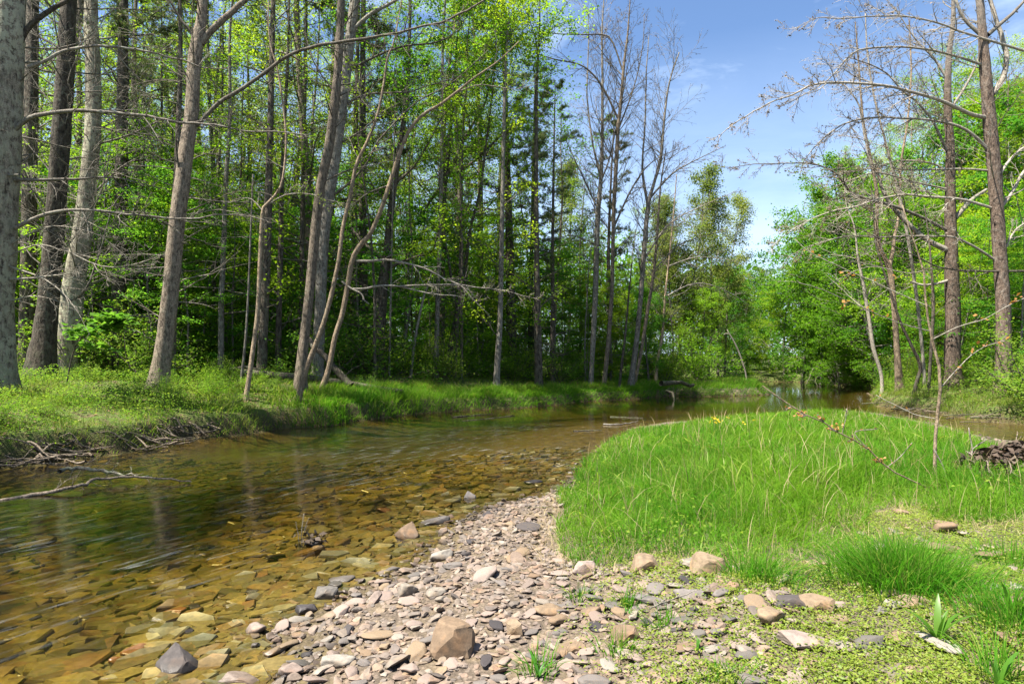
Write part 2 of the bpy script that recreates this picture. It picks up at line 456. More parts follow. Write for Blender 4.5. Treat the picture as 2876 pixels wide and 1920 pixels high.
# ------------------------------------------------------------------ ground + water sheets
GRASS = [G(x, y, .03) for x, y in [(1447, 981), (1396, 1006), (1341, 1048), (1312, 1092)]] + [G(x, y, .22) for x, y in [(1290, 1128), (1268, 1180), (1262, 1225), (1290, 1262), (1340, 1285), (1430, 1285), (1510, 1278), (1600, 1296), (1700, 1318),
         (1790, 1335), (1850, 1310), (1920, 1300), (1945, 1250), (1990, 1205), (2060, 1185), (2120, 1190), (2190, 1235), (2260, 1245), (2349, 1235), (2600, 1240)]] + [(11.5, 9.6)] + \
        [G(x, y, .15) for x, y in [(2349, 1085), (2262, 1062), (2235, 1010), (2190, 985), (2130, 972), (2000, 965), (1750, 966), (1600, 968), (1500, 974)]]


def build_ground():
    ang = np.radians(np.concatenate([np.linspace(-80, -50, 30, endpoint=False), np.linspace(-50, 50, 560), np.linspace(50, 80, 31)[1:]]))
    r = np.concatenate([np.linspace(.5, 9.5, 50, endpoint=False), np.exp(np.linspace(math.log(9.5), math.log(70), 520)), np.exp(np.linspace(math.log(72), math.log(600), 40))])
    Rg, Ag = np.meshgrid(r, ang, indexing='ij')
    x = (Rg * np.sin(Ag)).ravel(); y = (Rg * np.cos(Ag) - 8).ravel()
    z, ins, dL, dB, dR, dF = height(x, y, True)
    isB = (dB < np.minimum(np.minimum(dL, dR), dF)).astype(float)
    spit = ((dL < 1.3) & (y > 28) & (y < 36) & ~ins).astype(float)
    gravel = np.clip(isB * (1 - ss((dB - 1.2) / 4) * .55) + spit, 0, 1)
    bed = np.where(ins, 1.0, np.clip(1 - z / .05, 0, 1) * .7)
    cut = np.where(ins, 0, np.exp(-(np.minimum(dL, dR) / .20) ** 2)) * (dB > .5)
    nr, na = len(r), len(ang)
    i = np.arange(nr * na).reshape(nr, na)
    q = np.stack([i[:-1, :-1], i[:-1, 1:], i[1:, 1:], i[1:, :-1]], -1).reshape(-1, 4)
    me = mesh_from('ground', np.stack([x, y, z], 1), q, None, ground_material(), True, {'gravel': gravel, 'bed': bed, 'cut': cut})
    tag(link('ground', me), kind='structure')
    # water: the same cells wherever the bed lies below the surface (a little under the banks too)
    cl = [(24, 52), (19, 40), (13, 30), (7, 22), (2, 15.5), (-1.2, 11), (-3.4, 7.5), (-5.4, 4), (-7.5, 0), (-10, -8)]
    s0 = 0; best = np.full(x.shape, 1e9); fs = np.zeros(x.shape); ft = np.zeros(x.shape)
    for (ax, ay), (bx, by) in zip(cl[:-1], cl[1:]):
        ux, uy = bx - ax, by - ay; l = math.hypot(ux, uy)
        t = ((x - ax) * ux + (y - ay) * uy) / (l * l); tcl = np.clip(t, 0, 1)
        px_, py_ = x - ax - tcl * ux, y - ay - tcl * uy
        d = np.hypot(px_, py_)
        sd = d * np.sign(ux * py_ - uy * px_)
        k = d < best
        best[k] = d[k]; fs[k] = (s0 + tcl * l)[k]; ft[k] = sd[k]
        s0 += l
    foam = np.zeros(x.shape); rip = np.zeros(x.shape)
    for dx, dy, w, a in [(860, 1045, .9, 1), (760, 1040, .6, .8), (1150, 1042, .8, 1), (1060, 1030, .6, .7), (1290, 1030, .5, 1), (1320, 1060, .4, .8), (780, 1105, .7, .8), (360, 1280, .5, 1), (560, 1150, .6, .5), (380, 1130, .5, .8),
                         (330, 1220, .6, .6), (120, 1250, .7, .6), (250, 1330, .5, .6), (60, 1400, .45, .7), (60, 1190, .8, .5), (420, 1240, .4, .5), (960, 1000, 1.2, .5), (1120, 995, 1.2, .5), (1250, 985, 1., .5), (650, 1075, .6, .5), (1000, 1080, .6, .5)]:
        gx, gy = G(dx, dy); e = np.exp(-((x - gx) ** 2 + (y - gy) ** 2) / (w * w * 2)); foam = np.maximum(foam, a * e)
    rip = np.clip(ss((17.5 - y) / 4) * (.12 + .16 * ss((y - 6) / 3) + foam * .6 + .75 * ss((y - 7) / 2.5) * ss(.5 + 2.5 * fbm(x * .5, y * .35, 3))) + .10 * ss((26 - y) / 8) + .03, 0, 1)
    rip *= ss(dB / .9) * .75 + .25
    keep = (z < .02) & (y < 70) & (best < 14)
    kq = keep[q].any(1)
    me = mesh_from('water', np.stack([x, y, np.zeros_like(x)], 1), q[kq], None, water_material(), True,
                   {'flow': np.stack([fs, ft, fs * 0], 1), 'foam': foam, 'rip': rip, 'depth': np.clip(-z, 0, 1)})
    # drop unused vertices
    import bmesh
    bm = bmesh.new(); bm.from_mesh(me)
    bmesh.ops.delete(bm, geom=[v for v in bm.verts if not v.link_faces], context='VERTS')
    bm.to_mesh(me); bm.free()
    tag(link('water', me), kind='structure')


# ------------------------------------------------------------------ tubes, leaves, blades
def resample(pts, k):
    """Catmull-Rom through pts (n,m) at k positions by chord length"""
    pts = np.asarray(pts, float)
    if len(pts) == 2: return pts[0] + (pts[1] - pts[0]) * np.linspace(0, 1, k)[:, None]
    d = np.concatenate([[0], np.cumsum(np.linalg.norm(np.diff(pts[:, :3], axis=0), axis=1))])
    u = np.linspace(0, d[-1], k)
    i = np.clip(np.searchsorted(d, u, 'right') - 1, 0, len(pts) - 2)
    t = ((u - d[i]) / np.maximum(d[i + 1] - d[i], 1e-9))[:, None]
    p0 = pts[np.maximum(i - 1, 0)]; p1 = pts[i]; p2 = pts[i + 1]; p3 = pts[np.minimum(i + 2, len(pts) - 1)]
    return .5 * (2 * p1 + (p2 - p0) * t + (2 * p0 - 5 * p1 + 4 * p2 - p3) * t ** 2 + (3 * p1 - p0 - 3 * p2 + p3) * t ** 3)


def tube(mb, path, rad, sides=5, rough=0.0, rng=None):
    path = np.asarray(path, float); k = len(path)
    rad = np.broadcast_to(np.asarray(rad, float), (k,))
    tg = np.gradient(path, axis=0); tg /= np.linalg.norm(tg, axis=1)[:, None] + 1e-12
    ref = np.array([1., .17, .05]) if abs(tg[0][2]) > .7 else np.array([0.03, .05, 1.])
    u = np.cross(tg, ref); u /= np.linalg.norm(u, axis=1)[:, None] + 1e-9
    w = np.cross(tg, u)
    a = np.arange(sides) * 2 * math.pi / sides
    R = np.repeat(rad[:, None], sides, 1)
    if rough and rng is not None:
        ph = rng.random(4) * 6.28; s = np.arange(k)[:, None] / k * 12
        R = R * (1 + rough * (np.sin(2 * a + ph[0] + s * .5) + .7 * np.sin(3 * a + ph[1] - s) + .6 * np.sin(5 * a + ph[2] + s * .3)) + rough * rng.normal(0, .5, R.shape))
    v = path[:, None, :] + R[:, :, None] * (np.cos(a)[None, :, None] * u[:, None, :] + np.sin(a)[None, :, None] * w[:, None, :])
    i = np.arange(k * sides).reshape(k, sides); j = np.roll(i, -1, 1)
    q = np.stack([i[:-1], j[:-1], j[1:], i[1:]], -1).reshape(-1, 4)
    c = k * sides
    v = np.concatenate([v.reshape(-1, 3), path[-1:] + tg[-1:] * rad[-1]])
    t = np.stack([i[-1], j[-1], np.full(sides, c)], -1)
    mb.add(v, q, t)


def grow(p0, d, L, k, rng, up=0.0, wig=.15):
    d = np.asarray(d, float); d = d / (np.linalg.norm(d) + 1e-9)
    pts = [np.asarray(p0, float)]
    st = L / (k - 1)
    for i in range(k - 1):
        d = d + rng.normal(0, wig, 3) + np.array([0, 0, up]); d = d / np.linalg.norm(d)
        pts.append(pts[-1] + d * st)
    return np.array(pts)


def perp_dir(t, rng, ang, flat=0.0):
    r = rng.normal(size=3); r[2] *= 1 - flat
    r = r - t * np.dot(r, t); r /= np.linalg.norm(r) + 1e-9
    return t * math.cos(ang) + r * math.sin(ang)


def twig(mb, path, rad, rng, n, Lf, level, tips, up=.02, wig=.14, ang=(.5, 1.0), flat=.3, s0=.15, rmin=.003, k=5):
    """side twigs along a branch; level more generations; tips collects (point, weight)"""
    m = len(path)
    for j in range(n):
        s = s0 + (1 - s0) * (j + rng.random()) / n
        x = s * (m - 1); i = min(int(x), m - 2); f = x - i
        p = path[i] * (1 - f) + path[i + 1] * f
        t = path[i + 1] - path[i]; t = t / (np.linalg.norm(t) + 1e-9)
        L = Lf * (1.15 - .75 * s) * rng.uniform(.55, 1.25)
        r = max(rmin, min(rad[i] * .55, L * .012 + rmin))
        pa = grow(p, perp_dir(t, rng, rng.uniform(*ang), flat), L, k, rng, up, wig)
        rr = np.linspace(r, max(rmin * .6, r * .3), k)
        tube(mb, pa, rr, 4 if r > .012 else 3)
        if level > 0:
            twig(mb, pa, rr, rng, max(2, int(n * .45)), L * .5, level - 1, tips, up, wig, ang, flat, .2, rmin, 4)
        if tips is not None: tips.append(pa[1:])


def leaves(pos, size, rng, tilt=.6, aspect=.62, fold=.12, up=None):
    pos = np.asarray(pos, float).reshape(-1, 3); n = len(pos)
    sz = (np.asarray(size) * rng.uniform(.6, 1.25, n))[:, None]
    nrm = np.stack([rng.normal(0, tilt, n), rng.normal(0, tilt, n), np.ones(n)], 1); nrm /= np.linalg.norm(nrm, axis=1)[:, None]
    a = rng.random(n) * 6.283
    d = np.stack([np.cos(a), np.sin(a), rng.normal(-.15, .3, n)], 1)
    d -= nrm * (d * nrm).sum(1)[:, None]; d /= np.linalg.norm(d, axis=1)[:, None]
    s = np.cross(nrm, d)
    A = pos; B = pos + sz * (.48 * d + aspect * .5 * s + fold * nrm); C = pos + sz * d; E = pos + sz * (.48 * d - aspect * .5 * s + fold * nrm)
    v = np.stack([A, B, C, E], 1).reshape(-1, 3)
    q = np.arange(n * 4).reshape(n, 4)
    return v, q


def leafmesh(name, pos, size, rng, mat, off=(0, 0, 0), **kw):
    v, q = leaves(pos, size, rng, **kw)
    return mesh_from(name, v - np.asarray(off, float), q, None, mat, True)


def blades(pos, hgt, wid, lean, rng, bend=1.0):
    """curved grass blades; lean (n,2) sideways pull"""
    n = len(pos); ts = np.array([0, .38, .72, 1.0]); ws = np.array([1, .85, .5, .06])
    a = rng.random(n) * 6.283
    side = np.stack([np.cos(a), np.sin(a), np.zeros(n)], 1)
    out = []
    l = np.linalg.norm(lean, axis=1)
    for t, w in zip(ts, ws):
        c = pos.copy()
        c[:, :2] += lean * (hgt * (.25 * t + bend * t ** 2.2))[:, None] * .8
        c[:, 2] += hgt * (t - .45 * np.minimum(l, 1.3) * t ** 2.4)
        out += [c - side * (wid * w * .5)[:, None], c + side * (wid * w * .5)[:, None]]
    v = np.stack(out, 1).reshape(-1, 3)
    b = (np.arange(n) * 8)[:, None]
    q = np.concatenate([b + np.array([[0, 1, 3, 2]]), b + np.array([[2, 3, 5, 4]]), b + np.array([[4, 5, 7, 6]])], 1).reshape(-1, 4)
    return v, q


def join(tips):
    return np.concatenate(tips) if tips else np.zeros((0, 3))


def along(tips, n, rng, jit):
    """n random points on the collected twig points, jittered"""
    a = join(tips)
    p = a[rng.integers(0, len(a), n)]
    return p + rng.normal(0, 1, p.shape) * np.asarray(jit)


# ------------------------------------------------------------------ tree kinds
def proto(kind, seed):
    """meshes of one tree of a kind, base at the origin: list of (part name, mesh)"""
    rng = np.random.default_rng(seed)
    T, B = MB(), MB(); tips = []; out = []
    if kind == 'leafy':          # tall spring-green forest tree
        Ht = rng.uniform(17, 22); r0 = rng.uniform(.13, .2)
        tp = resample(np.array([[0, 0, -.3], [rng.normal(0, .1), rng.normal(0, .1), Ht * .3], [rng.normal(0, .4), rng.normal(0, .4), Ht * .65], [rng.normal(0, .6), rng.normal(0, .6), Ht]]), 26)
        tr = np.interp(np.linspace(0, 1, 26), [0, .03, .1, .6, 1], [r0 * 1.5, r0 * 1.1, r0, r0 * .6, .02])
        tube(T, tp, tr, 9, .03, rng)
        for j in range(34):
            t = .16 + .82 * (j + rng.random()) / 34; x = t * 25; i = min(int(x), 24); p = tp[i] + (tp[i + 1] - tp[i]) * (x - i)
            L = (1.2 + 3.2 * math.sin(math.pi * min(1, (t - .08) * 1.0) ** .8)) * rng.uniform(.6, 1.15); a = rng.random() * 6.283; el = rng.uniform(.0, .75)
            pa = grow(p, (math.cos(a) * math.cos(el), math.sin(a) * math.cos(el), math.sin(el)), L, 7, rng, .03, .13)
            rr = np.linspace(max(.014, tr[i] * .32), .006, 7); tube(B, pa, rr, 4)
            twig(B, pa, rr, rng, 8, L * .42, 1, tips, .0, .16, (.5, 1.0), .5, .15, .004, 4)
        pos = along(tips, 15000, rng, (.15, .15, .11))
        out = [('trunk', wood('trunk', [(T, M['bark_brown']), (B, M['twig_grey'])])), ('crown', leafmesh('crown', pos, .088, rng, M['leaf_yel'] if seed != 103 else M['leaf_mid'], tilt=1.0))]
    elif kind == 'sapling':      # understorey maple, leaves in flat layers
        Ht = rng.uniform(5, 8.5); r0 = rng.uniform(.03, .06)
        tp = grow((0, 0, -.2), (rng.normal(0, .08), rng.normal(0, .08), 1), Ht, 16, rng, .03, .05); tr = np.linspace(r0, .008, 16); tube(T, tp, tr, 6)
        for j in range(26):
            t = .10 + .88 * (j + rng.random()) / 26; x = t * 15; i = min(int(x), 14); p = tp[i] + (tp[i + 1] - tp[i]) * (x - i)
            L = (.7 + 1.9 * (1 - abs(t - .45) * 1.2)) * rng.uniform(.6, 1.1); a = j * 2.4 + rng.random()
            pa = grow(p, (math.cos(a), math.sin(a), .28), L, 6, rng, -.03, .08); rr = np.linspace(max(.008, tr[i] * .4), .004, 6); tube(B, pa, rr, 3)
            twig(B, pa, rr, rng, 7, L * .45, 0, tips, -.01, .1, (.6, 1.1), .93, .12, .003, 4)
        pos = along(tips, 8500, rng, (.14, .14, .04))
        out = [('trunk', wood('trunk', [(T, M['bark_grey']), (B, M['twig_dark'])])), ('crown', leafmesh('crown', pos, .088, rng, M['leaf_mid'] if seed % 2 else M['leaf_deep'], tilt=.5))]
    elif kind == 'pine':         # tall pine, dead limbs low, soft needles high
        Ht = rng.uniform(18, 23); r0 = rng.uniform(.16, .24); nd = []
        tp = resample(np.array([[0, 0, -.3], [rng.normal(0, .08), rng.normal(0, .08), Ht * .5], [rng.normal(0, .25), rng.normal(0, .25), Ht]]), 28)
        tr = np.interp(np.linspace(0, 1, 28), [0, .03, .1, 1], [r0 * 1.4, r0 * 1.05, r0, .02]); tube(T, tp, tr, 9, .03, rng)
        for j in range(58):
            t = .10 + .89 * (j + rng.random()) / 58; x = t * 27; i = min(int(x), 26); p = tp[i] + (tp[i + 1] - tp[i]) * (x - i)
            dead = t < rng.uniform(.30, .48)
            L = (.5 + 3.1 * (1 - t) ** .6 * min(1, .35 + t)) * rng.uniform(.6, 1.15); a = rng.random() * 6.283
            pa = grow(p, (math.cos(a), math.sin(a), rng.uniform(-.1, .35)), L, 6, rng, .04 if not dead else -.04, .10); rr = np.linspace(max(.012, tr[i] * .22), .005, 6); tube(B, pa, rr, 4)
            twig(B, pa, rr, rng, 6 if dead else 9, L * .33, 1 if dead else 0, None if dead else nd, .02, .15, (.5, 1.0), .6, .25, .004, 4)
        base = along(nd, 4200, rng, (.05, .05, .04)); m = 9
        c = np.repeat(base, m, 0); n = len(c)
        d = rng.normal(0, 1, (n, 3)) + np.array([0, 0, .5]); d /= np.linalg.norm(d, axis=1)[:, None]
        ln = rng.uniform(.10, .19, n)[:, None]; s = np.cross(d, rng.normal(0, 1, (n, 3))); s /= np.linalg.norm(s, axis=1)[:, None] + 1e-9
        v = np.stack([c - s * .010, c + s * .010, c + d * ln], 1).reshape(-1, 3)
        out = [('trunk', wood('trunk', [(T, M['bark_dark']), (B, M['twig_dark'])])), ('crown', mesh_from('crown', v, None, np.arange(n * 3).reshape(n, 3), M['needle'], False))]
    elif kind in ('bare', 'olive'):
        ol = kind == 'olive'
        Ht = rng.uniform(12, 15); r0 = rng.uniform(.07, .11)
        tp = grow((0, 0, -.3), (rng.normal(0, .06), rng.normal(0, .06), 1), Ht, 24, rng, .04, .035); tr = np.linspace(r0, .012, 24); tr[0] *= 1.4; tube(T, tp, tr, 7, .03, rng)
        for j in range(30):
            t = .2 + .78 * (j + rng.random()) / 30; x = t * 23; i = min(int(x), 22); p = tp[i] + (tp[i + 1] - tp[i]) * (x - i)
            L = (.8 + 2.2 * (1 - t) ** .6) * rng.uniform(.6, 1.2); a = rng.random() * 6.283; el = rng.uniform(.35, 1.05)
            pa = grow(p, (math.cos(a) * math.cos(el), math.sin(a) * math.cos(el), math.sin(el)), L, 7, rng, .05, .1); rr = np.linspace(max(.012, tr[i] * .36), .005, 7); tube(B, pa, rr, 4)
            twig(B, pa, rr, rng, 7, L * .5, 1, tips, .03, .13, (.4, .85), .2, .2, .0045, 5)
        if ol: pos = along(tips, 14000, rng, (.22, .22, .2)); cm = leafmesh('crown', pos, .125, rng, M['leaf_olive'], tilt=.9)
        else: pos = along(tips, 1500, rng, (.02, .02, .02)); cm = leafmesh('crown', pos, .045, rng, M['bud'], tilt=1)
        out = [('trunk', wood('trunk', [(T, M['bark_grey']), (B, M['twig_grey'])])), ('crown', cm)]
    elif kind == 'round':        # full crowned tree down to the ground, for the river bend
        Ht = rng.uniform(10, 13); r0 = rng.uniform(.13, .18)
        tp = grow((0, 0, -.3), (rng.normal(0, .1), rng.normal(0, .1), 1), Ht, 18, rng, .03, .06); tr = np.linspace(r0, .015, 18); tube(T, tp, tr, 8, .03, rng)
        for j in range(44):
            t = .06 + .92 * (j + rng.random()) / 44; x = t * 17; i = min(int(x), 16); p = tp[i] + (tp[i + 1] - tp[i]) * (x - i)
            L = (1.0 + 3.0 * math.sin(math.pi * (.18 + .8 * t)) ** .8) * rng.uniform(.55, 1.15); a = rng.random() * 6.283; el = rng.uniform(-.1, .75)
            pa = grow(p, (math.cos(a) * math.cos(el), math.sin(a) * math.cos(el), math.sin(el)), L, 7, rng, -.01, .14); rr = np.linspace(max(.012, tr[i] * .33), .006, 7); tube(B, pa, rr, 4)
            twig(B, pa, rr, rng, 8, L * .4, 1, tips, -.01, .16, (.5, 1.1), .6, .12, .005, 4)
        pos = along(tips, 22000, rng, (.18, .18, .12))
        out = [('trunk', wood('trunk', [(T, M['bark_grey']), (B, M['twig_grey'])])), ('crown', leafmesh('crown', pos, .125, rng, M[['leaf_mid', 'leaf_deep', 'leaf_mid', 'leaf_yel', 'leaf_deep', 'leaf_mid'][seed % 6]], tilt=.9))]
    elif kind == 'pole':         # slim bare pole of the forest interior
        Ht = rng.uniform(10, 17); r0 = rng.uniform(.045, .10)
        tp = grow((0, 0, -.3), (rng.normal(0, .07), rng.normal(0, .07), 1), Ht, 22, rng, .03, .03); tr = np.linspace(r0, .02, 22); tube(T, tp, tr, 7, .03, rng)
        for j in range(22):
            t = .12 + .86 * (j + rng.random()) / 22; x = t * 21; i = min(int(x), 20); p = tp[i] + (tp[i + 1] - tp[i]) * (x - i)
            L = rng.uniform(.6, 2.2); a = rng.random() * 6.283
            pa = grow(p, (math.cos(a), math.sin(a), rng.uniform(-.1, .6)), L, 6, rng, .0, .12); rr = np.linspace(max(.009, tr[i] * .28), .004, 6); tube(B, pa, rr, 4)
            twig(B, pa, rr, rng, 6, L * .4, 0, tips if t > .5 else None, .0, .15, (.5, 1.0), .4, .2, .004, 4)
        pos = along(tips, 1100, rng, (.15, .15, .10))
        out = [('trunk', wood('trunk', [(T, M['bark_grey'] if seed % 2 else M['bark_dark']), (B, M['twig_dark'])])), ('crown', leafmesh('crown', pos, .09, rng, M['leaf_mid'], tilt=.6))]
    elif kind == 'snagpine':     # slim shaded pine with many dead level branches
        Ht = rng.uniform(12, 17); r0 = rng.uniform(.06, .11)
        tp = grow((0, 0, -.3), (rng.normal(0, .04), rng.normal(0, .04), 1), Ht, 22, rng, .04, .02); tr = np.linspace(r0, .02, 22); tube(T, tp, tr, 8, .03, rng)
        for j in range(64):
            t = .07 + .9 * (j + rng.random()) / 64; x = t * 21; i = min(int(x), 20); p = tp[i] + (tp[i + 1] - tp[i]) * (x - i)
            L = rng.uniform(.8, 3.2) * (1.1 - .6 * t); a = rng.random() * 6.283
            pa = grow(p, (math.cos(a), math.sin(a), rng.uniform(-.15, .4)), L, 7, rng, -.02, .10); rr = np.linspace(max(.009, tr[i] * .2), .0035, 7); tube(B, pa, rr, 4)
            twig(B, pa, rr, rng, 7, L * .38, 0, tips if t > .6 else None, .0, .16, (.5, 1.0), .3, .2, .0035, 4)
        pos = along(tips, 1500, rng, (.10, .10, .08))
        out = [('trunk', wood('trunk', [(T, M['bark_dark']), (B, M['twig_grey'])])), ('crown', leafmesh('crown', pos, .08, rng, M['needle'], tilt=.9))]
    elif kind == 'bush':
        for j in range(14):
            a = rng.random() * 6.283; el = rng.uniform(.4, 1.4); L = rng.uniform(.8, 1.8)
            pa = grow((rng.normal(0, .1), rng.normal(0, .1), -.1), (math.cos(a) * math.cos(el), math.sin(a) * math.cos(el), math.sin(el)), L, 6, rng, .0, .1); rr = np.linspace(.012, .004, 6); tube(B, pa, rr, 4)
            twig(B, pa, rr, rng, 6, L * .45, 0, tips, .0, .14, (.5, 1.1), .4, .2, .003, 4)
        pos = along(tips, 2600, rng, (.10, .10, .07))
        out = [('stems', B.mesh('stems', M['twig_dark'])), ('foliage', leafmesh('foliage', pos, .062, rng, M['leaf_mid'] if seed % 2 else M['under'], tilt=.6))]
    return out


PROTO = {}


def variants(kind, n, seed):
    PROTO[kind] = [proto(kind, seed + i) for i in range(n)]


def plant(kind, name, x, y, sc, rz, label, cat, group, vi, tilt=0):
    parts = PROTO[kind][vi % len(PROTO[kind])]
    r = empty(name, (x, y, h1(x, y)), rz, sc)
    if tilt: r.rotation_euler = (tilt, tilt * .6, rz)
    tag(r, label, cat, group)
    for nm, me in parts: link(nm, me, r)
    return r


# ------------------------------------------------------------------ hero trees traced from the photo
HR = np.random.default_rng(5)


def to3(pts, D, slope=0.0, z0=0.0):
    a = np.array([P(p[0], p[1], D) for p in pts])
    l = np.concatenate([[0], np.cumsum(np.linalg.norm(np.diff(a, axis=0), axis=1))])
    Ds = D + z0 + slope * l
    return np.array([P(p[0], p[1], d) for p, d in zip(pts, Ds)])


def hero(name, label, cat, D, mat, trunk, limbs=(), limbmat=None, ext=0, extl=0, leaf=None, leafn=0, leafs=.09, small=0, smallL=1.2, buds=0, budmat='bud', buds_s=.04,
         sides=12, group=None, small_lv=0, lean=0.0, small_rng=(.3, .98), extL=3.0, smallup=.02, smallang=(.7, 1.3), auto=True):
    rng = np.random.default_rng(int(trunk[0][0] * 7 + trunk[0][1]))
    D0 = Gh(trunk[0][0], trunk[0][1])[1]
    if .72 * D < D0 < 1.4 * D and auto: D = D0
    p3 = to3(trunk, D, lean)
    ws = np.array([t[2] for t in trunk], float) * S / F * D / 2 * .80
    hgts = p3[:, 2] - p3[0, 2]
    full = np.concatenate([p3, ws[:, None]], 1)
    if ext:
        d = p3[-1] - p3[-2]; d /= np.linalg.norm(d); d = d * .6 + np.array([0, 0, .4]); d /= np.linalg.norm(d)
        e1 = p3[-1] + d * ext * .5 + rng.normal(0, .1, 3); e2 = e1 + (d * .5 + np.array([0, 0, .5])) * ext * .5
        full = np.concatenate([full, [[*e1, ws[-1] * .6], [*e2, .02]]])
    gz = h1(p3[0, 0], p3[0, 1])
    low = min(gz, p3[0, 2]) - .25
    full = np.concatenate([[[*(p3[0] + (p3[0] - p3[1]) * .02)[:2], low, ws[0]]], full])
    n = int(np.clip(np.linalg.norm(np.diff(full[:, :3], axis=0), axis=1).sum() / .22, 14, 70))
    path = resample(full, n); rad = np.maximum(path[:, 3], .006); path = path[:, :3]
    hh = np.maximum(path[:, 2] - gz, 0); rad = rad * (1 + .32 * np.exp(-hh / (ws[0] * 1.3 + .05)))
    base = (p3[0, 0], p3[0, 1], gz)
    r = empty(name, base); tag(r, label, cat, group)
    T = MB(); tube(T, path, rad, sides, .045 if ws[0] > .08 else .02, rng)
    lm = M[limbmat or mat]; tips = []; buds_t = []
    for lb in limbs:
        pts, w0, w1 = lb['p'], lb.get('w', 6), lb.get('w1', 1.2)
        q = to3(pts, D, lb.get('s', rng.uniform(-.35, .35)), lb.get('z', 0))
        k = max(8, len(pts) * 3); q4 = resample(np.concatenate([q, np.linspace(w0 * .85, w1 * .85, len(q))[:, None] * S / F * D / 2], 1), k)
        pa, rr = q4[:, :3], np.maximum(q4[:, 3], .004)
        pa = pa + np.cumsum(rng.normal(0, .016 if D > 8 else .004, pa.shape), 0) * np.linspace(0, 1, k)[:, None]
        Bm = MB(); tube(Bm, pa, rr, 7 if w0 > 5 else 5, .03, rng)
        bt = []
        if lb.get('n', 8): twig(Bm, pa, rr, rng, int(lb.get('n', 8) * (1.6 if name == 'sycamore' else 1.25 if D > 8 else 1)), lb.get('L', 1.0), lb.get('lv', 1), bt, lb.get('up', .02), .15, lb.get('ang', (.5, 1.0)), .2, .18, .0055 if D > 12 else .003, 5)
        buds_t += bt
        if lb.get('leaf'): tips += bt
        if lb.get('part', True):
            bo = link('branch', Bm.mesh('branch', M[lb['m']] if 'm' in lb else lm, base), r)
    Sm = MB()
    i0 = int(n * small_rng[0]); i1 = int((n - 1) * small_rng[1])
    for j in range(small):
        i = rng.integers(i0, max(i1, i0 + 1)); tdir = path[min(i + 1, n - 1)] - path[i]; tdir /= np.linalg.norm(tdir)
        L = smallL * rng.uniform(.4, 1.3)
        pa = grow(path[i], perp_dir(tdir, rng, rng.uniform(*smallang)), L, 7, rng, smallup, .1); rr = np.linspace(min(max(.007, rad[i] * .3), .02), .0035, 7); tube(Sm, pa, rr, 4)
        twig(Sm, pa, rr, rng, 7, L * .5, small_lv, buds_t, .02, .14, (.45, .95), .2, .2, .0055 if D > 12 else .003, 4)
    for j in range(extl):
        i = rng.integers(int(n * (1 - .9 * ext / (hgts[-1] + ext))), n - 2); a = rng.random() * 6.283; el = rng.uniform(.1, .8); L = extL * rng.uniform(.6, 1.2)
        pa = grow(path[i], (math.cos(a) * math.cos(el), math.sin(a) * math.cos(el), math.sin(el)), L, 7, rng, .02, .12); rr = np.linspace(max(.012, rad[i] * .35), .006, 7); tube(Sm, pa, rr, 4)
        twig(Sm, pa, rr, rng, 7, L * .45, 1, tips, .0, .15, (.5, 1.0), .4, .15, .004, 4)
    if leaf and name == 'forest_tree': tips = tips + buds_t
    link('trunk', wood('trunk', [(T, M[mat]), (Sm, lm)], base), r)
    if leafn and tips: link('crown', leafmesh('crown', along(tips, leafn, rng, (.14, .14, .1)), leafs, rng, M[leaf or 'leaf_yel'], base, tilt=.7), r)
    if buds and buds_t: link('leaves', leafmesh('leaves', along(buds_t, buds, rng, (.012, .012, .012)), buds_s, rng, M[budmat], base, tilt=1), r)
    return r


